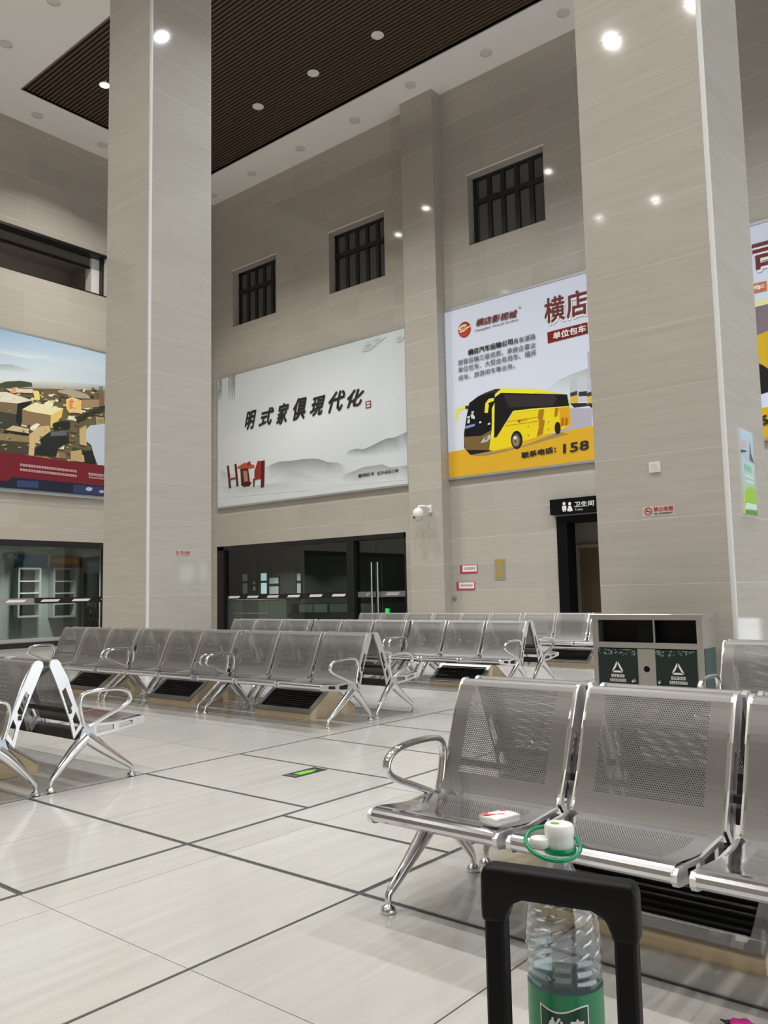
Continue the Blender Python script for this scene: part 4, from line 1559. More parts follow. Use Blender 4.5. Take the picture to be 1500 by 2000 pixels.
no_smoking(1, 7.45, -1, (-3.035, 7.449, 1.825), (-2.735, 7.449, 1.825), 0.092, 'no-smoking sticker on the front of the right column')
no_smoking(0, -11.10, 1, (-11.099, 8.11, 1.835), (-11.099, 8.42, 1.835), 0.09, 'no-smoking sticker on the left column')
t = thing('wall_plate', 'small square white plate on the front of the right column', 'plate')
mb = MB()
mb.box(-2.945, 7.43, 2.228, -2.842, 7.45, 2.326)
obj('plate', mb, M['white'], t)
mb = MB()
mb.box(-2.925, 7.427, 2.248, -2.862, 7.43, 2.306)
obj('plate_centre', mb, plain('cream', (0.72, 0.70, 0.62), 0.4), t)
rebase(t)
# narrow poster pair on the right face of the right column
t = thing('column_poster', 'tall blue and green poster on the right face of the right column', 'poster')
mb = MB()
mb.box(-2.25, 7.79, 1.815, -2.228, 8.19, 2.60)
obj('poster_board', mb, M['white'], t)
S = Sheet(0, -2.227, 1, (1400, 800, 4.35), 1.25)
S.wpoly([(7.79, 1.815), (8.19, 1.815), (8.19, 2.30), (7.79, 2.32)], [(150, 186, 130), (120, 170, 90), (184, 206, 214), (180, 204, 218)])
S.wpoly([(7.79, 2.32), (8.19, 2.30), (8.19, 2.60), (7.79, 2.60)], [(176, 190, 204), (170, 184, 190), (176, 204, 224), (186, 206, 220)])
S.wpoly([(7.80, 1.90), (7.98, 1.87), (8.18, 1.92), (8.18, 2.05), (8.02, 2.08), (7.86, 2.03)], (150, 196, 60))
S.wpoly([(7.80, 1.86), (8.18, 1.87), (8.18, 1.92), (7.86, 1.92)], (200, 226, 214))
S.wpoly([(7.79, 1.815), (8.19, 1.815), (8.19, 1.86), (7.79, 1.85)], (92, 140, 66))
S.wpoly([(7.77+0.02, 1.82), (7.815, 1.82), (7.80, 2.10), (7.79, 2.10)], (222, 226, 90))
S.wpoly([(7.79, 2.37), (7.95, 2.395), (7.96, 2.41), (7.79, 2.40)], (70, 70, 84))
S.wpoly([(8.04, 2.33), (8.19, 2.31), (8.10, 2.40), (8.08, 2.52), (8.055, 2.40)], (86, 92, 106))
S.wpoly([(7.83, 2.42), (7.98, 2.44), (7.96, 2.50), (7.84, 2.49)], (206, 170, 186))
S.wpoly([(7.86, 2.22), (8.08, 2.21), (8.08, 2.27), (7.86, 2.28)], (140, 190, 170))
for z in (2.16, 2.11):
    S.wpoly([(7.87, z), (8.12, z-0.005), (8.12, z+0.015), (7.87, z+0.02)], (214, 224, 234))
obj('poster_print', S.mb, M['print'], t)
rebase(t)

# unseen glowing panes added on the right-hand wall to light the faces turned there
t = link('window_12', None, None, 'structure')
for k in range(6):
    ya = -3.0+2.4*k
    mb = MB()
    mb.box(XE-0.06, ya+0.05, 0.1, XE-0.03, ya+2.35, 4.2)
    obj('added_lit_pane', mb, M['added_glow'], t)
    mb = MB()
    mb.box(XE-0.10, ya-0.05, 0, XE-0.002, ya+0.05, 4.3)
    obj('mullion', mb, M['blackmetal'], t)
mb = MB()
mb.box(XE-0.10, -3.05, 4.2, XE-0.002, 11.45, 4.35)
obj('window_frame', mb, M['blackmetal'], t)

# lit sign boxes on the back wall beyond the right column, they glint in the polished columns
for k, (xa, xb, za, zb_, lab) in enumerate(((-1.42, -0.75, 1.64, 2.16, 'lit white sign box on the back wall past the litter bin column'), (-2.02, -1.78, 1.62, 2.20, 'narrow upright lit sign box beside the wider one'), (-0.10, 0.33, 0.15, 0.58, 'low lit sign box near the floor at the back wall'))):
    t = thing('sign_box', lab, 'sign')
    mb = MB()
    mb.box(xa-0.04, W1Y-0.12, za-0.04, xb+0.04, W1Y, zb_+0.04)
    obj('box_case', mb, M['alu'], t)
    mb = MB()
    mb.box(xa, W1Y-0.125, za, xb, W1Y-0.12, zb_)
    obj('lit_face', mb, M['lightbox'], t)
    rebase(t)

# long opening high in the left wall
def gallery():
    y0, z0, y1, z1 = OPEN2
    t = link('window_11', None, None, 'structure')
    mb = MB()
    mb.box(W2X-2.0, y0-0.1, z0-0.1, W2X-1.9, y1+0.1, z1+0.1)
    mb.box(W2X-1.9, y0-0.1, z0-0.1, W2X-0.3, y1+0.1, z0-0.02)
    mb.box(W2X-1.9, y0-0.1, z1+0.02, W2X-0.3, y1+0.1, z1+0.1)
    mb.box(W2X-1.9, y1, z0-0.1, W2X-0.3, y1+0.1, z1+0.1)
    obj('recess', mb, plain('brown_recess', (0.42, 0.38, 0.34), 0.7), t)
    mb = MB()
    mb.box(W2X-0.30, y0, z1-0.05, W2X+0.01, y1, z1+0.02)
    mb.box(W2X-0.30, y0, z0-0.01, W2X+0.008, y1, z0+0.02)
    mb.box(W2X-0.30, y1-0.05, z0, W2X-0.15, y1, z1)
    obj('window_frame', mb, M['blackmetal'], t)
    mb = MB()
    mb.box(W2X-0.55, y0, z1-0.30, W2X-0.40, y1, z1-0.02)
    obj('blind_box', mb, plain('blind_box', (0.16, 0.14, 0.12), 0.7), t)
    mb = MB()
    mb.box(W2X-0.42, y0, z1-0.33, W2X-0.36, y1, z1-0.27)
    obj('rail', mb, M['blackmetal'], t)
    a = at(178, 560, 0, W2X-0.3)
    b = at(199, 560, 0, W2X-0.3)
    mb = MB()
    mb.box(W2X-0.6, a.y, z0, W2X-0.3, b.y, z1-0.05)
    obj('white_post', mb, M['plaster'], t)


gallery()


# ------------------------------------------------------------------ downlights
def lamp_mesh(lit, ring=0.105):
    h = MB()
    h.lathe([(0.115, 0.0), (0.142, -0.004), (0.142, -0.016), (0.112, -0.020), (0.110, 0.02)], seg=24, cap0=False, cap1=False)
    l = MB()
    l.lathe([(0.111, -0.004), (0.07, -0.010), (0.001, -0.012)], seg=20, cap0=False)
    return h, l


HM, LM = lamp_mesh(True)
ring_m = HM.mesh('trim_ring', M['white'], 40)
lens_m = LM.mesh('lens', M['lens'], True)
lens_l = LM.mesh('lens', M['litlens'], True)
ring_d = HM.mesh('trim_ring', M['lensd'], 40)
lens_dm = LM.mesh('lens', M['lensd'], True)
for i, (x, y) in enumerate(LIT):
    inb = GR[0] < x < GR[2] and GR[1] < y < GR[3]
    z = ZC+0.03 if inb else ZC
    lab = 'lit downlight glaring in the brown slats just left of the left column' if i == 0 else ('lit downlight in the brown slatted ceiling' if inb else 'lit downlight in the white ceiling behind the viewer')
    t = thing('downlight', lab, 'downlight', (x, y, z), 0, None if i == 0 else ('lit downlights in the slatted ceiling' if inb else 'lit downlights in the white ceiling'))
    link('trim_ring', ring_m, t)
    link('lens', lens_l, t)
    ld = bpy.data.lights.new('lamp_light', 'AREA')
    ld.shape = 'DISK'
    ld.size = 0.20
    ld.energy = LAMP_W*LAMP_ROW[min(LAMP_ROW, key=lambda r_: abs(r_-y))]
    ld.color = LAMP_COL[0 if (x < -12 or y < 5) else (1 if x < -8 else 2)]
    ld.spread = LAMP_SPREAD if y < 5 else LAMP_SPREAD_N
    lo = bpy.data.objects.new('lamp_light', ld)
    COL.objects.link(lo)
    lo.parent = t
    lo.location = (0, 0, -0.022)
un = [(-10.92, 13.32, 'third'), (-12.93, 13.34, 'second'), (-14.92, 13.38, 'leftmost')]
for x, y, wd in un:
    t = thing('downlight', 'unlit white downlight in the brown slatted ceiling, %s of the three in view' % wd, 'downlight', (x, y, ZC+0.03), 0, 'unlit downlights in the slatted ceiling')
    link('trim_ring', ring_m, t)
    link('lens', lens_m, t)
bd = [(-7.45, 15.38, 'beside the right column'), (-9.42, 15.40, 'second from right column'), (-11.46, 15.20, 'just above the pilaster'), (-13.48, 15.43, 'first left of the pilaster'),
      (-15.52, 15.46, 'second left of pilaster'), (-17.55, 15.48, 'third left of pilaster'), (-19.45, 15.55, 'in the far corner of the border')]
for x, y, wd in bd:
    t = thing('downlight', 'unlit downlight in the white border above the posters, %s' % wd, 'downlight', (x, y, ZC), 0, 'unlit downlights in the white border')
    link('trim_ring', ring_d, t)
    link('lens', lens_dm, t)
for x, y, wd in [(-19.36, 9.9, 'near the slatted corner'), (-19.39, 11.75, 'partly behind the left column'), (-17.27, 8.08, 'on the wide near part'), (-15.25, 8.09, 'at the top edge of the picture')]:
    t = thing('downlight', 'unlit downlight in the white border at the left, %s' % wd, 'downlight', (x, y, ZC), 0, 'unlit downlights in the white border')
    link('trim_ring', ring_d, t)
    link('lens', lens_dm, t)


# ------------------------------------------------------------------ steel benches
def perforated(profile, hw, ph_w, v_lo, v_hi, pitch=0.0086, hole=0.0024, name='sheet', m=None, back=False):
    """curved steel sheet, profile (y, z) swept along x, punched with staggered round holes in its middle field"""
    P = [Vector((0, a, b)) for a, b in profile]
    # arc length param
    L_ = [0]
    for a, b in zip(P, P[1:]):
        L_.append(L_[-1]+(b-a).length)
    T = L_[-1]

    def ev(x, s):
        s = max(0, min(T, s))
        for i in range(len(L_)-1):
            if s <= L_[i+1]+1e-9:
                f = (s-L_[i])/(L_[i+1]-L_[i])
                p = P[i].lerp(P[i+1], f)
                return (x, p.y, p.z)
        return (x, P[-1].y, P[-1].z)
    mb = MB()
    s0, s1 = T*v_lo, T*v_hi
    nr = max(2, int((s1-s0)/(pitch*0.87)))
    ds = (s1-s0)/nr
    ncol = int(2*ph_w/pitch)
    dx = 2*ph_w/ncol
    # plain fields above, below and beside
    def strip(xa, xb, sa, sb, n):
        for i in range(n):
            a, b = sa+(sb-sa)*i/n, sa+(sb-sa)*(i+1)/n
            mb.add([ev(xa, a), ev(xb, a), ev(xb, b), ev(xa, b)], [(0, 1, 2, 3)])
    strip(-hw, hw, 0, s0, 6)
    strip(-hw, hw, s1, T, 14)
    strip(-hw, -ph_w, s0, s1, 14)
    strip(ph_w, hw, s0, s1, 14)
    for r in range(nr):
        sa, sb = s0+ds*r, s0+ds*(r+1)
        off = dx/2 if r % 2 else 0
        nn = ncol-1 if r % 2 else ncol
        if r % 2:
            mb.add([ev(-ph_w, sa), ev(-ph_w+off, sa), ev(-ph_w+off, sb), ev(-ph_w, sb)], [(0, 1, 2, 3)])
            mb.add([ev(ph_w-off, sa), ev(ph_w, sa), ev(ph_w, sb), ev(ph_w-off, sb)], [(0, 1, 2, 3)])
        for k in range(nn):
            xa = -ph_w+off+dx*k
            xb = xa+dx
            cx, cs = (xa+xb)/2, (sa+sb)/2
            hex_ = [ev(cx+hole*math.cos(th), cs+hole*math.sin(th)) for th in [PI/6+PI/3*j for j in range(6)]]
            # corners: 0 (xa,sa) 1 (xb,sa) 2 (xb,sb) 3 (xa,sb); hex vertices from 30 deg counter-clockwise
            vs = [ev(xa, sa), ev(xb, sa), ev(xb, sb), ev(xa, sb)]+hex_
            mb.add(vs, [(2, 3, 5, 4), (3, 6, 5), (3, 0, 7, 6), (0, 1, 8, 7), (1, 9, 8), (1, 2, 4, 9)])
    return mb


def smooth_profile(pts, n=5):
    out = []
    for i in range(len(pts)-1):
        p0 = pts[max(i-1, 0)]
        p1, p2 = pts[i], pts[i+1]
        p3 = pts[min(i+2, len(pts)-1)]
        for k in range(n):
            t = k/n
            q = []
            for a, b, c, d in zip(p0, p1, p2, p3):
                q.append(0.5*((2*b)+(-a+c)*t+(2*a-5*b+4*c-d)*t*t+(-a+3*b-3*c+d)*t**3))
            out.append(tuple(q))
    out.append(tuple(pts[-1]))
    return out


HW = 0.2625
PITCH_SEAT = 0.585
seat_prof = smooth_profile([(0.285, 0.384), (0.33, 0.374), (0.42, 0.370), (0.52, 0.376), (0.60, 0.386), (0.655, 0.392)], 6)
seat_prof += [(0.672, 0.391), (0.688, 0.386), (0.699, 0.376), (0.703, 0.364), (0.699, 0.350), (0.688, 0.341), (0.672, 0.338), (0.650, 0.340), (0.650, 0.346)]
back_prof = smooth_profile([(0.275, 0.375), (0.248, 0.42), (0.210, 0.50), (0.178, 0.59), (0.146, 0.68), (0.105, 0.755)], 6)
back_prof += [(0.094, 0.776), (0.082, 0.792), (0.066, 0.800), (0.050, 0.797), (0.040, 0.785), (0.042, 0.772)]

seat_m = perforated(seat_prof, HW, 0.20, 0.10, 0.66).mesh('seat', M['steelseat'], 50)
back_m = perforated(back_prof, HW, 0.196, 0.16, 0.84).mesh('backrest', M['steel'], 50)
# folded side rims of the sheets
def rim(profile, x, depth_dir, w_=0.010, th=0.010):
    mb = MB()
    for a, b in zip(profile, profile[1:]):
        dy, dz = depth_dir
        mb.add([(x-th/2, a[0], a[1]+0.001), (x+th/2, a[0], a[1]+0.001), (x+th/2, b[0], b[1]+0.001), (x-th/2, b[0], b[1]+0.001),
                (x-th/2, a[0]+dy*w_, a[1]+dz*w_), (x+th/2, a[0]+dy*w_, a[1]+dz*w_), (x+th/2, b[0]+dy*w_, b[1]+dz*w_), (x-th/2, b[0]+dy*w_, b[1]+dz*w_)],
               [(0, 1, 2, 3), (0, 3, 7, 4), (1, 5, 6, 2), (4, 7, 6, 5)])
    return mb


back_rim_m = [rim(back_prof[:-4], s_*(HW-0.001), (-0.6, -0.5), 0.018, 0.007).mesh('side_rim', M['chrome'], 40) for s_ in (-1, 1)]


def seat_bracket(s):
    x = s*(HW+0.004)
    mb = MB()
    o = [(0.285, 0.382), (0.45, 0.368), (0.62, 0.384), (0.695, 0.372), (0.690, 0.338), (0.60, 0.322), (0.45, 0.302), (0.30, 0.290)]
    # outline split in three rings around the two cut-outs
    for outer, inner in (
            ([(0.285, 0.382), (0.49, 0.369), (0.49, 0.308), (0.30, 0.290)], [(0.345, 0.362), (0.47, 0.355), (0.47, 0.325), (0.345, 0.314)]),
            ([(0.49, 0.369), (0.65, 0.384), (0.65, 0.330), (0.49, 0.308)], [(0.51, 0.358), (0.61, 0.366), (0.61, 0.342), (0.51, 0.330)])):
        mb.ring_prism(outer, inner, x-0.006, x+0.006, 0)
    mb.prism([(0.65, 0.384), (0.685, 0.386), (0.702, 0.372), (0.703, 0.352), (0.690, 0.336), (0.65, 0.330)], x-0.009, x+0.009, 0)
    return mb


def back_bracket(s):
    x = s*(HW+0.004)
    mb = MB()
    mb.ring_prism([(0.148, 0.650), (0.205, 0.505), (0.160, 0.420), (0.086, 0.610)], [(0.128, 0.625), (0.176, 0.512), (0.156, 0.455), (0.104, 0.603)], x-0.006, x+0.006, 0)
    mb.ring_prism([(0.205, 0.505), (0.262, 0.390), (0.190, 0.300), (0.160, 0.420)], [(0.200, 0.470), (0.232, 0.395), (0.200, 0.345), (0.180, 0.425)], x-0.006, x+0.006, 0)
    mb.prism([(0.148, 0.650), (0.086, 0.610), (0.020, 0.765), (0.024, 0.790), (0.045, 0.803), (0.070, 0.800), (0.090, 0.780)], x-0.008, x+0.008, 0)
    return mb


sb_m = [seat_bracket(s_).mesh('seat_bracket', M['whitemetal'], 40) for s_ in (-1, 1)]
bb_m = [back_bracket(s_).mesh('back_bracket', M['whitemetal'], 40) for s_ in (-1, 1)]


def leg_mb(front):
    mb = MB()
    if front:
        p = [(0, 0.285, 0.300), (0, 0.335, 0.262), (0, 0.40, 0.213), (0, 0.50, 0.140), (0, 0.595, 0.075), (0, 0.610, 0.062), (0, 0.612, 0.040)]
        fy = 0.612
    else:
        p = [(0, 0.285, 0.300), (0, 0.235, 0.262), (0, 0.185, 0.215), (0, 0.115, 0.140), (0, 0.060, 0.078), (0, 0.050, 0.062), (0, 0.048, 0.040)]
        fy = 0.048
    mb.tube(p, [0.040, 0.039, 0.035, 0.026, 0.019, 0.016, 0.014], 12, flat=0.75, flat_ax=(0, 0, 1))
    return mb, fy


legs = {}
for f in (True, False):
    lm, fy = leg_mb(f)
    g_ = MB()
    g_.lathe([(0.013, 0.045), (0.011, 0.032), (0.018, 0.026), (0.027, 0.018), (0.030, 0.008), (0.027, 0.0)], 0, fy, 20)
    legs[f] = (lm.mesh('leg', M['chrome'], 50), g_.mesh('foot_glide', M['chrome'], 40))
cm = MB()
cm.prism([(0.195, 0.238), (0.235, 0.252), (0.285, 0.258), (0.335, 0.252), (0.375, 0.238), (0.345, 0.295), (0.315, 0.375), (0.255, 0.375), (0.225, 0.295)], -0.016, 0.016, 0)
hub_m = cm.mesh('hub_plate', M['cast'], 30)
am = MB()
arm_path = [(0, p[0], p[1]) for p in smooth_profile([(0.262, 0.362), (0.238, 0.44), (0.226, 0.52), (0.245, 0.568), (0.31, 0.582), (0.42, 0.584), (0.52, 0.575), (0.575, 0.548), (0.588, 0.505), (0.545, 0.468), (0.44, 0.425), (0.35, 0.388), (0.290, 0.362)], 3)]
am.tube(arm_path, 0.0185, 10, flat=0.72, flat_ax=(1, 0, 0))
arm_m = am.mesh('armrest', M['chrome'], 60)
beam_m = []
for q in ((0.225, 0.285, 0.285, 0.345), (0.150, 0.46, 0.172, 0.485), (0.300, 0.318, 0.330, 0.340)):
    bm_ = MB()
    bm_.box(-0.86, q[0], q[1], 0.86, q[2], q[3])
    beam_m.append(bm_.mesh('beam', M['beam']))


def make_bench(label, loc, rz, group):
    t = thing('bench', label, 'bench', loc, rz, group)
    for k in (-1, 0, 1):
        x = k*PITCH_SEAT
        s = link('seat', seat_m, t)
        s.location = (x, 0, 0)
        for q in sb_m:
            link('seat_bracket', q, s)
        b = link('backrest', back_m, t)
        b.location = (x, 0, 0)
        for q in back_rim_m:
            link('side_rim', q, b)
        for q in bb_m:
            link('back_bracket', q, b)
    for s in (-1, 1):
        h = link('hub_plate', hub_m, t)
        h.location = (s*0.845, 0, 0)
        a = link('armrest', arm_m, t)
        a.location = (s*0.858, 0, 0)
        for f in (True, False):
            l = link('leg', legs[f][0], t)
            l.location = (s*0.845, 0, 0)
            link('foot_glide', legs[f][1], l)
    for q in beam_m:
        link('beam', q, t)
    return t


MIDS = {'A': 5.94, 'B': 8.85, 'C': 12.0}
NAME = {'A': 'row before the left column', 'B': 'row between the two columns', 'C': 'last row before the back wall'}
POSN = {0: 'aisle-end', 1: 'middle', 2: 'far-end'}
CX = {'A': (-5.935, -7.75, -9.565), 'B': (-5.935, -7.75, -9.565), 'C': (-6.05, -7.85, -9.64)}
bench_specs = [
    ((-1.185, 3.045), PI, 'large three-seat steel bench with a tissue pack on one seat', 'foreground benches'),
    ((-1.185, 3.045), 0, 'steel bench backing onto the bench that holds the tissue pack', 'foreground benches'),
    ((-5.735, 2.625), 0, 'steel bench seen from its back side at the left edge, armrest by the aisle', 'benches at the left edge'),
    ((-5.735, 2.625), PI, 'steel bench cut off at the left edge, only its bent end frame whole', 'benches at the left edge'),
    ((-1.01, 5.94), PI, 'steel bench cut off at the right edge, below the right column', 'benches before the right column'),
    ((-1.01, 5.94), 0, 'steel bench beside the litter bin, backing onto the one facing out', 'benches before the right column'),
]
for rw in ('A', 'B', 'C'):
    for i, cx in enumerate(CX[rw]):
        bench_specs.append(((cx, MIDS[rw]), PI, '%s steel bench facing out in the %s' % (POSN[i], NAME[rw]), 'benches of the ' + NAME[rw]))
        if rw != 'C':
            bench_specs.append(((cx, MIDS[rw]), 0, 'steel bench backing onto the %s bench of the %s' % (POSN[i], NAME[rw]), 'benches of the ' + NAME[rw]))
for (x, y), rz, lab, grp in bench_specs:
    make_bench(lab, (x, y, 0), rz, grp)


# ------------------------------------------------------------------ floor vents under the benches
def make_vents(spots):
    hl = 0.385
    body = MB()
    body.prism([(-0.32, 0.0), (0.32, 0.0), (0.32, 0.045), (0.035, 0.242), (-0.035, 0.242), (-0.32, 0.045)], -hl, hl, 0)
    body_m = body.mesh('vent_body', M['wood'])
    # slope frame for the -y side
    a, b = Vector((0, -0.318, 0.052)), Vector((0, -0.045, 0.241))
    d = (b-a).normalized()
    n = Vector((0, -d.z, d.y))
    L_ = (b-a).length
    fr = MB()

    def quadbox(mb, x0, x1, s0, s1, h0, h1):
        vs = []
        for h in (h0, h1):
            for x, s in ((x0, s0), (x1, s0), (x1, s1), (x0, s1)):
                p = a+d*s+n*h
                vs.append((x, p.y, p.z))
        mb.add(vs, [(0, 3, 2, 1), (4, 5, 6, 7), (0, 1, 5, 4), (1, 2, 6, 5), (2, 3, 7, 6), (3, 0, 4, 7)])
    quadbox(fr, -hl+0.005, hl-0.005, 0, 0.05, 0, 0.014)
    quadbox(fr, -hl+0.005, hl-0.005, L_-0.04, L_, 0, 0.014)
    quadbox(fr, -hl+0.005, -hl+0.05, 0.05, L_-0.04, 0, 0.014)
    quadbox(fr, hl-0.05, hl-0.005, 0.05, L_-0.04, 0, 0.014)
    fr_m = fr.mesh('grille_frame', M['ventframe'])
    bk = MB()
    quadbox(bk, -hl+0.05, hl-0.05, 0.05, L_-0.04, 0.0, 0.003)
    bk_m = bk.mesh('grille_back', M['void'])
    sl_ = MB()
    vs = []
    for x in (-hl+0.05, hl-0.05):
        for s, h in ((0, 0.004), (0.004, 0.016), (0.013, 0.016), (0.017, 0.004)):
            p = d*s+n*h
            vs.append((x, p.y, p.z))
    sl_.add(vs, [(0, 1, 2, 3), (7, 6, 5, 4), (0, 4, 5, 1), (1, 5, 6, 2), (2, 6, 7, 3), (3, 7, 4, 0)])
    sl_m = sl_.mesh('grille_slat', M['ventslat'])
    ns = 8
    for (x, y, lab) in spots:
        t = thing('floor_vent', lab, 'floor vent', (x, y, 0), 0, 'wooden floor vents under the benches')
        link('vent_body', body_m, t)
        for rz in (0, PI):
            g = link('grille_frame', fr_m, t)
            g.rotation_euler = (0, 0, rz)
            link('grille_back', bk_m, g)
            for k in range(ns):
                o = link('grille_slat', sl_m, g)
                p = a+d*(0.058+k*(L_-0.10-0.008)/(ns))
                o.location = (0, p.y, p.z)


vents = [(-1.185, 3.045, 'wooden floor vent with black slats under the bench holding the tissue pack'),
         (-5.93, 2.625, 'wooden floor vent under the benches cut by the left edge'),
         (-1.01, 5.94, 'wooden floor vent under the benches before the right column')]
for rw in ('A', 'B', 'C'):
    for i, cx in enumerate(CX[rw]):
        vents.append((cx-0.05, MIDS[rw], 'wooden floor vent under the %s benches of the %s' % (POSN[i], NAME[rw])))
make_vents(vents)


# ------------------------------------------------------------------ litter bin
def litter_bin():
    X0, X1, Y0, Y1, H = -3.325, -2.36, 6.90, 7.21, 0.945
    t = thing('litter_bin', 'stainless steel twin litter bin with dark green recycling doors before the right column', 'litter bin')
    P = lambda x, y: at(1150+x/3.334, 780+y/3.334, 1, Y0)      # crop pixels of the front face
    mb = MB()
    mb.box(X0+0.02, Y0+0.02, 0.03, X1-0.02, Y1, H-0.05)
    mb2 = MB()
    xl0, xl1 = P(62, 1500).x, P(418, 1500).x
    xr0, xr1 = P(428, 1500).x, P(700, 1500).x
    zo1, zo0 = P(300, 1437).z, P(300, 1583).z
    # carcass: sides, rear, top and bottom
    c = MB()
    c.box(X0, Y0, 0.03, xl0, Y1, H-0.04)
    c.box(xr1, Y0, 0.03, X1, Y1, H-0.04)
    c.box(xl0, Y1-0.02, 0.03, xr1, Y1, H-0.04)
    c.box(xl0, Y0, zo1, xr1, Y1-0.02, H-0.04)
    c.box(xl0, Y0, 0.03, xr1, Y1-0.02, 0.07)
    c.box(xl1, Y0, zo0, xr0, Y0+0.02, zo1)
    c.box(xl0, Y0, P(300, 1620).z, xr1, Y0+0.03, zo0)
    zc0 = P(300, 1625).z
    gl0, gl1 = P(64, 1700).x, P(318, 1700).x
    gr0, gr1 = P(436, 1700).x, P(706, 1700).x
    c.box(gl1, Y0, 0.07, gr0, Y0+0.03, zc0)
    c.box(gr1, Y0, 0.07, xr1+0.001, Y0+0.03, zc0) if gr1 < xr1 else None
    obj('carcass', c, M['binsteel'], t)
    cap = MB()
    cap.prism([(Y0-0.012, H-0.045), (Y0-0.012, H-0.006), (Y0-0.004, H), (Y1, H), (Y1+0.008, H-0.008), (Y1+0.008, H-0.045)], X0-0.012, X1+0.012, 0)
    obj('top_lid', cap, M['binsteel'], t)
    inn = MB()
    inn.box(xl0+0.001, Y0+0.10, zo0, xr1-0.001, Y0+0.11, zo1)
    inn.box(xl0+0.001, Y0+0.03, zo0-0.01, xr1-0.001, Y0+0.11, zo0)
    inn.box(P(305, 1500).x, Y0+0.03, zo0, xl1, Y0+0.10, zo1)
    obj('inner_chute', inn, M['black'], t)
    for k, (ga, gb, sx, sy) in enumerate(((gl0, gl1, 190, 1750), (gr0, gr1, 583, 1765))):
        d = MB()
        d.box(ga, Y0-0.006, 0.075, gb, Y0+0.02, zc0-0.004)
        door = obj('bin_door', d, M['bingreen'], t)
        # fringe of pale leaves along the top edge
        fr = MB()
        rr_ = random.Random(5+k)
        for _ in range(46):
            lx = rr_.uniform(ga+0.01, gb-0.02)
            lz = zc0-0.004-rr_.random()**2*0.05
            s_ = rr_.uniform(0.006, 0.016)
            th = rr_.uniform(0, PI)
            pts = [(lx+s_*math.cos(th), lz+s_*math.sin(th)), (lx-0.4*s_*math.sin(th), lz+0.4*s_*math.cos(th)), (lx-s_*math.cos(th), lz-s_*math.sin(th)), (lx+0.4*s_*math.sin(th), lz-0.4*s_*math.cos(th))]
            pts = [(x, min(z, zc0-0.005)) for x, z in pts]
            fr.add([(x, Y0-0.008, z) for x, z in pts], [(0, 1, 2, 3)])
        obj('leaf_print', fr, plain('leaf_print', (0.30, 0.36, 0.33), 0.5), door)
        # recycling triangle of three folded bars
        cpt = P(sx, sy)
        tri = MB()
        R0, R1 = 0.068, 0.036
        yv = Y0-0.009
        for j in range(3):
            a0 = PI/2+2*PI*j/3
            a1 = a0+2*PI/3
            o0, o1 = Vector((math.cos(a0)*R0, math.sin(a0)*R0*1.05)), Vector((math.cos(a1)*R0, math.sin(a1)*R0*1.05))
            i0, i1 = Vector((math.cos(a0)*R1, math.sin(a0)*R1*1.05)), Vector((math.cos(a1)*R1, math.sin(a1)*R1*1.05))
            p = [o0.lerp(o1, 0.10), o0.lerp(o1, 0.80), o0.lerp(o1, 0.98)*0.86, i0.lerp(i1, 0.74), i0.lerp(i1, 0.06)]
            tri.add([(cpt.x+q.x, yv, cpt.z+q.y) for q in p], [tuple(range(5))])
        obj('recycling_symbol', tri, M['inkwhite'], door)
        blurred(door, M['inkwhite'], (cpt.x-0.062, yv, cpt.z-0.078), (cpt.x+0.062, yv, cpt.z-0.078), (cpt.x-0.062, yv, cpt.z-0.050), 5, 'small_print')
        blurred(door, M['inkwhite'], (cpt.x-0.075, yv, cpt.z-0.115), (cpt.x+0.075, yv, cpt.z-0.115), (cpt.x-0.075, yv, cpt.z-0.088), 9, 'small_print')
        hx = (gb-0.035) if k == 0 else (ga+0.035)
        hd = MB()
        hd.lathe([(0.020, 0.0), (0.020, 0.012), (0.012, 0.022), (0.012, 0.03), (0.001, 0.032)], 0, 0, 16)
        ho = obj('door_knob', hd, M['chrome'], door, 40)
        ho.location = (hx, Y0-0.006, P(190, 1825).z)
        ho.rotation_euler = (PI/2, 0, 0)
    lk = MB()
    lk.lathe([(0.026, 0.0), (0.026, 0.004), (0.020, 0.004)], 0, 0, 20)
    lo = obj('ash_hole', lk, M['black'], t)
    q = P(378, 1757)
    lo.location = (q.x, Y0, q.z)
    lo.rotation_euler = (PI/2, 0, 0)
    sd = MB()
    sd.box(X1, Y0+0.02, 0.075, X1+0.003, Y1-0.02, P(300, 1615).z)
    o = obj('side_panel', sd, M['bingreen2'], t)
    o['label'] = 'green side panel'
    for sx in (X0+0.06, X1-0.06):
        for sy in (Y0+0.05, Y1-0.05):
            f = MB()
            f.lathe([(0.02, 0.0), (0.02, 0.03)], sx, sy, 12)
            obj('bin_foot', f, M['black'], t)
    rebase(t)


litter_bin()


# ------------------------------------------------------------------ floor sticker and small things
t = thing('floor_sticker', 'black floor sticker with a green exit arrow in the aisle', 'floor sticker', (-4.0, 3.965, 0))
mb = MB()
mb.box(-0.065, -0.15, 0.0, 0.065, 0.15, 0.0015)
obj('sticker_sheet', mb, M['ink'], t)
mb = MB()
mb.add([(x, y, 0.0022) for x, y in ((-0.034, -0.075), (0.034, -0.075), (0.034, 0.035), (0.0, 0.115), (-0.034, 0.035))], [(0, 1, 2, 3, 4)])
obj('green_arrow', mb, M['greenarrow'], t)
mb = MB()
for k in range(4):
    mb.add([(x, y, 0.0022) for x, y in ((-0.045+0.024*k, -0.135), (-0.029+0.024*k, -0.135), (-0.029+0.024*k, -0.10), (-0.045+0.024*k, -0.10))], [(0, 1, 2, 3)])
obj('small_print', mb, plain('dim_green_print', (0.12, 0.16, 0.12), 0.5), t)


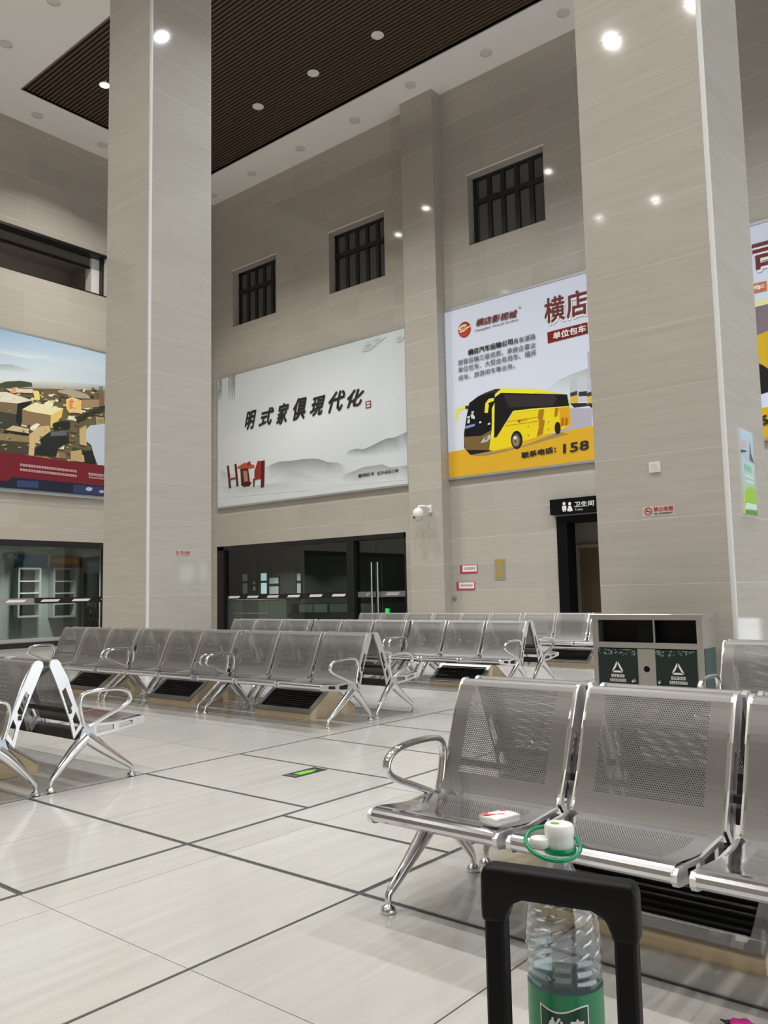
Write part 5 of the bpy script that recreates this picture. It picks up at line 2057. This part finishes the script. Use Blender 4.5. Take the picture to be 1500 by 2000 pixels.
def tissue_pack():
    a, b = Vector((-1.560, 2.385, 0.0)), Vector((-1.470, 2.350, 0.0))
    u = (b-a).normalized()
    n = Vector((-u.y, u.x, 0))
    c = Vector((-1.540, 2.440, 0.3945))
    t = thing('tissue_pack', 'small white and pink tissue pack on the seat of the foreground bench', 'tissue pack', c, math.atan2(u.y, u.x)+0.12)
    bm = bmesh.new()
    bmesh.ops.create_cube(bm, size=1.0)
    for v in bm.verts:
        v.co.x *= 0.080
        v.co.y *= 0.115
        v.co.z *= 0.032
    bmesh.ops.subdivide_edges(bm, edges=bm.edges[:], cuts=5, use_grid_fill=True)
    rr_ = random.Random(2)
    for v in bm.verts:
        e = (abs(v.co.x)/0.044)**4+(abs(v.co.y)/0.0625)**4
        v.co.z *= 1-0.45*min(1, e*0.6)
        v.co += Vector((rr_.uniform(-1, 1), rr_.uniform(-1, 1), rr_.uniform(-0.6, 0.6)))*0.0012
        v.co.z += 0.0165
    me = bpy.data.meshes.new('pack_body')
    bm.to_mesh(me)
    bm.free()
    me.materials.append(M['paper'])
    me.polygons.foreach_set('use_smooth', [True]*len(me.polygons))
    link('pack_body', me, t)
    pr = MB()
    for pts in ([(-0.035, -0.060), (-0.005, -0.052), (0.010, -0.022), (-0.004, -0.028), (-0.02, -0.040)], [(-0.03, 0.02), (-0.012, 0.028), (-0.008, 0.045), (-0.025, 0.04)], [(0.0, -0.02), (0.02, 0.0), (0.018, 0.006), (0.002, -0.012)], [(-0.042, -0.05), (-0.036, -0.055), (-0.02, -0.034), (-0.03, -0.03)]):
        pr.add([(x, y, 0.0340-0.10*abs(y)*abs(y)*3) for x, y in pts], [tuple(range(len(pts)))])
    obj('pink_print', pr, plain('pink_print', (0.70, 0.12, 0.14), 0.4), t)


tissue_pack()
# magenta scrap on the floor at the lower right
t = thing('wrapper', 'magenta shiny wrapper with a dark twisted tip on the floor at lower right', 'wrapper', (-0.755, 2.355, 0))
bm = bmesh.new()
bmesh.ops.create_icosphere(bm, subdivisions=3, radius=1)
rr_ = random.Random(9)
for v in bm.verts:
    p = v.co.copy()
    k = 1+0.10*math.sin(7*p.x+3*p.y)
    v.co = Vector((p.x*0.040*k, p.y*0.030*k, max(p.z, -0.6)*0.020*k+0.013))
me = bpy.data.meshes.new('wrapper_body')
bm.to_mesh(me)
bm.free()
me.materials.append(M['magenta'])
me.polygons.foreach_set('use_smooth', [True]*len(me.polygons))
link('wrapper_body', me, t)
mb = MB()
mb.tube([(-0.036, 0.0, 0.014), (-0.052, 0.006, 0.012), (-0.066, 0.014, 0.010)], [0.010, 0.004, 0.002], 8)
obj('twisted_tip', mb, M['ink'], t, True)


# ------------------------------------------------------------------ suitcase with raised handle, bottle standing on it
HA, HB = far(968, 1712, 0.95), far(1220, 1745, 0.885)
zt = (HA.z+HB.z)/2
HA.z = HB.z = zt
hu = (HB-HA).normalized()
hn = Vector((-hu.y, hu.x, 0))
mid = (HA+HB)/2
sep_ = (HB-HA).length
ST = 0.560


def suitcase():
    t = thing('suitcase', 'dark suitcase with raised black pull handle, a water bottle standing on it', 'suitcase', (mid.x, mid.y, 0), math.atan2(hu.y, hu.x))
    # local: x along the handle, y away from the viewer
    hs = sep_/2
    # grip head: an inverted U with soft inner corners
    pw = 0.0125
    outer = [(-hs-0.0145, -0.048), (-hs-0.0150, -0.03), (-hs-0.0148, 0.006), (-hs-0.009, 0.014), (hs+0.009, 0.014), (hs+0.0148, 0.006), (hs+0.0150, -0.03), (hs+0.0145, -0.048)]
    inner = [(-hs+0.0135, -0.048), (-hs+0.014, -0.040), (-hs+0.020, -0.026), (-hs+0.034, -0.0195), (hs-0.034, -0.0195), (hs-0.020, -0.026), (hs-0.014, -0.040), (hs-0.0135, -0.048)]
    bm = bmesh.new()
    vo = [bm.verts.new((x, -0.015, z)) for x, z in outer]
    vi = [bm.verts.new((x, -0.015, z)) for x, z in inner]
    for i in range(7):
        bm.faces.new((vo[i], vo[i+1], vi[i+1], vi[i]))
    r = bmesh.ops.extrude_face_region(bm, geom=bm.faces[:])
    for v in r['geom']:
        if isinstance(v, bmesh.types.BMVert):
            v.co.y += 0.030
    bmesh.ops.recalc_face_normals(bm, faces=bm.faces)
    ed = [e for e in bm.edges if len(e.link_faces) == 2 and e.calc_face_angle(0) > 0.6]
    bmesh.ops.bevel(bm, geom=ed, offset=0.0065, segments=4, profile=0.5, affect='EDGES')
    me = bpy.data.meshes.new('grip')
    bm.to_mesh(me)
    bm.free()
    me.materials.append(M['blackgrip'])
    me.polygons.foreach_set('use_smooth', [True]*len(me.polygons))
    me.set_sharp_from_angle(angle=math.radians(40))
    g = link('grip', me, t)
    g.location = (0, 0, zt)
    for s in (-1, 1):
        mb = MB()
        w_ = 0.0115
        mb.prism([(s*hs-w_, -0.009), (s*hs-w_+0.003, -0.012), (s*hs+w_-0.003, -0.012), (s*hs+w_, -0.009), (s*hs+w_, 0.009), (s*hs+w_-0.003, 0.012), (s*hs-w_+0.003, 0.012), (s*hs-w_, 0.009)], ST-0.2, zt-0.042, 2)
        obj('handle_post', mb, M['black'], t)
    bm = bmesh.new()
    bmesh.ops.create_cube(bm, size=1)
    for v in bm.verts:
        v.co = Vector((v.co.x*0.36, v.co.y*0.20+0.075, (v.co.z+0.5)*(ST-0.05)+0.05))
    bmesh.ops.bevel(bm, geom=bm.edges[:], offset=0.025, segments=4, profile=0.5, affect='EDGES')
    me = bpy.data.meshes.new('shell')
    bm.to_mesh(me)
    bm.free()
    me.materials.append(M['caseshell'])
    me.polygons.foreach_set('use_smooth', [True]*len(me.polygons))
    link('shell', me, t)
    mb = MB()
    for x in (-0.12, -0.06, 0, 0.06, 0.12):
        mb.box(x-0.008, -0.030, 0.12, x+0.008, -0.022, ST-0.07)
    obj('shell_ribs', mb, M['caseshell'], t)
    for sx in (-0.14, 0.14):
        for sy in (0.0, 0.15):
            mb = MB()
            mb.tube([(sx-0.012, sy, 0.025), (sx+0.012, sy, 0.025)], 0.025, 20)
            obj('wheel', mb, M['black'], t, 40)
            mb = MB()
            mb.box(sx-0.018, sy-0.012, 0.025, sx-0.013, sy+0.012, 0.062)
            mb.box(sx+0.013, sy-0.012, 0.025, sx+0.018, sy+0.012, 0.062)
            obj('wheel_fork', mb, M['black'], t)


suitcase()


def bottle():
    c = far(1101, 1850, 1.02)
    t = thing('water_bottle', 'clear water bottle with green label and green carry ring, behind the black handle', 'bottle', (c.x, c.y, ST))
    z = lambda a: a-ST
    R = 0.0452
    prof = [(0.030, 0.0), (0.040, 0.003), (R, 0.012), (R, 0.03), (R-0.002, 0.034), (R, 0.038)]
    prof += [(R-0.0008, 0.045), (R-0.0008, 0.141)]
    # ribs above the label
    zz = 0.142
    for k in range(3):
        prof += [(R, zz), (R-0.0022, zz+0.004), (R-0.0022, zz+0.006), (R, zz+0.010)]
        zz += 0.012
    prof += [(R, 0.181), (R-0.0005, 0.192), (R-0.002, 0.208), (R-0.005, 0.222), (R-0.010, 0.236), (R-0.018, 0.249), (R-0.026, 0.260), (0.0150, 0.270), (0.0140, 0.278), (0.0138, 0.286)]
    mb = MB()
    mb.lathe(prof, seg=56, cap1=False)
    sh = obj('bottle_body', mb, M['pet'], t, 60)
    # moulded dimples spiralling round the shoulder
    d = MB()
    for ring in range(5):
        for k in range(12):
            th = 2*PI*k/12+ring*0.14
            zc = 0.176+ring*0.0135
            rr_ = [R, R-0.0008, R-0.0022, R-0.006, R-0.011][ring]+0.0003
            pts = []
            for j in range(8):
                a = 2*PI*j/8
                du, dv = math.cos(a)*0.0085, math.sin(a)*0.0022
                ang = th+(du)/rr_
                pts.append(((rr_+0.0010*0)*math.cos(ang), (rr_)*math.sin(ang), zc+dv+du*0.35))
            ctr = ((rr_+0.0016)*math.cos(th), (rr_+0.0016)*math.sin(th), zc)
            d.add(pts+[ctr], [(j, (j+1) % 8, 8) for j in range(8)])
    obj('moulded_dimples', d, M['petrib'], sh, True)
    wl = z(0.728)
    pw_ = [(r-0.0012, h) for r, h in prof if 0.003 < h < wl-0.001]
    pw_ = [(pw_[0][0]-0.01, 0.004)]+pw_+[(pw_[-1][0], wl)]
    mb = MB()
    mb.lathe(pw_, seg=48)
    obj('water', mb, M['water'], t, 60)
    # label sleeve
    mb = MB()
    l0, l1 = 0.040, z(0.694)
    mb.lathe([(R+0.0004, l0), (R+0.0004, l1)], seg=64, cap0=False, cap1=False)
    lb = obj('label_sleeve', mb, M['sleeve'], t, True)
    # print on the label, facing the viewer
    face = math.atan2(-c.y, -c.x)

    def wrap(pts, m, name, lift, par=lb):
        """pts (s, h): s in metres round the label from its centre, right positive seen from outside"""
        mb_ = MB()
        vs = []
        for s_, h in pts:
            th = face+s_/R
            vs.append(((R+0.0004+lift)*math.cos(th), (R+0.0004+lift)*math.sin(th), h))
        mb_.add(vs, [tuple(range(len(vs)))])
        return obj(name, mb_, m, par)
    top = l1-0.0145
    n = 12

    def band(x0_, x1_, f0, f1, m, name, lift):
        mb_ = MB()
        for i in range(n):
            a, b = x0_+(x1_-x0_)*i/n, x0_+(x1_-x0_)*(i+1)/n
            vs = []
            for s_, h in ((a, f0(a)), (b, f0(b)), (b, f1(b)), (a, f1(a))):
                th = face+s_/R
                vs.append(((R+0.0004+lift)*math.cos(th), (R+0.0004+lift)*math.sin(th), h))
            mb_.add(vs, [(0, 1, 2, 3)])
        return obj(name, mb_, m, lb)
    wave = lambda s_: top-0.004*math.sin((s_+0.028)/0.056*PI*1.6)-0.002
    band(-0.0325, 0.0270, lambda s_: top-0.050, lambda s_: wave(s_)+0.0016, M['inkwhite'], 'label_border', 0.0002)
    band(-0.0310, 0.0255, lambda s_: top-0.048, lambda s_: wave(s_)-0.0002, M['bottlegreen2'], 'label_panel', 0.0004)
    for ch, s0_ in (('怡', -0.0215), ('宝', 0.0015)):
        me = text_mesh(ch, 0.035, 0.18)
        xs = [v.co.x for v in me.vertices]
        ys = [v.co.y for v in me.vertices]
        co = [(v.co.z*0.00002, s0_+(v.co.x-min(xs))/(max(xs)-min(xs))*0.019, top-0.031+(v.co.y-min(ys))/(max(ys)-min(ys))*0.0205) for v in me.vertices]
        for v, (e_, s_, h) in zip(me.vertices, co):
            th = face+s_/R
            v.co = ((R+0.0012+e_)*math.cos(th), (R+0.0012+e_)*math.sin(th), h)
        me.materials.clear()
        me.materials.append(M['inkwhite'])
        link('lettering', me, lb)
    mb = MB()
    mb.add([((R+0.0011)*math.cos(face+s_/R), (R+0.0011)*math.sin(face+s_/R), h) for s_, h in ((-0.029, top-0.0445), (0.024, top-0.0445), (0.024, top-0.0425), (-0.029, top-0.0425))], [(0, 1, 2, 3)])
    # cap and neck
    mb = MB()
    mb.lathe([(0.0140, 0.276), (0.0185, 0.277), (0.0185, 0.283), (0.0150, 0.285)], seg=32)
    obj('neck_flange', mb, M['pet'], t, 40)
    mb = MB()
    mb.lathe([(0.0165, 0.286), (0.0172, 0.288), (0.0172, 0.303), (0.0178, 0.305), (0.0182, 0.308), (0.0180, 0.3165), (0.0165, 0.3185), (0.001, 0.319)], seg=40, cap0=True)
    obj('cap', mb, M['white'], t, 40)
    mb = MB()
    n_ = 10
    mb.add([(0.004*math.cos(2*PI*i/n_)*1.5-0.004, 0.004*math.sin(2*PI*i/n_)-0.003, 0.3194) for i in range(n_)], [tuple(range(n_))])
    obj('cap_mark', mb, M['greenarrow'], t)
    # collar and carry ring (bends up to the left of the cap)
    mb = MB()
    mb.lathe([(0.0178, 0.284), (0.0200, 0.285), (0.0205, 0.289), (0.0195, 0.292), (0.0178, 0.2915)], seg=32, cap0=False, cap1=False)
    col_ = obj('collar', mb, M['greenplastic'], t, 40)
    vr = Vector((RIGHT.x, RIGHT.y, 0)).normalized()
    vf = Vector((-vr.y, vr.x, 0))
    mb = MB()
    pts = []
    for k in range(28):
        th = 2*PI*k/28
        u = math.cos(th)*0.0335-0.0085
        f = math.sin(th)*0.030
        h = 0.2945-0.055*u*0.9+0.012*math.sin(th)
        p = vr*u+vf*f
        pts.append((p.x, p.y, h))
    mb.tube(pts, 0.0027, 8, closed=True)
    obj('carry_ring', mb, M['greenplastic'], t, True)
    mb = MB()                                    # white grip tab on the ring
    p = vr*(-0.024)
    mb.lathe([(0.001, 0.291), (0.012, 0.292), (0.014, 0.297), (0.012, 0.302), (0.001, 0.303)], p.x, p.y, 20)
    obj('ring_tab', mb, M['white'], t, 50)


bottle()
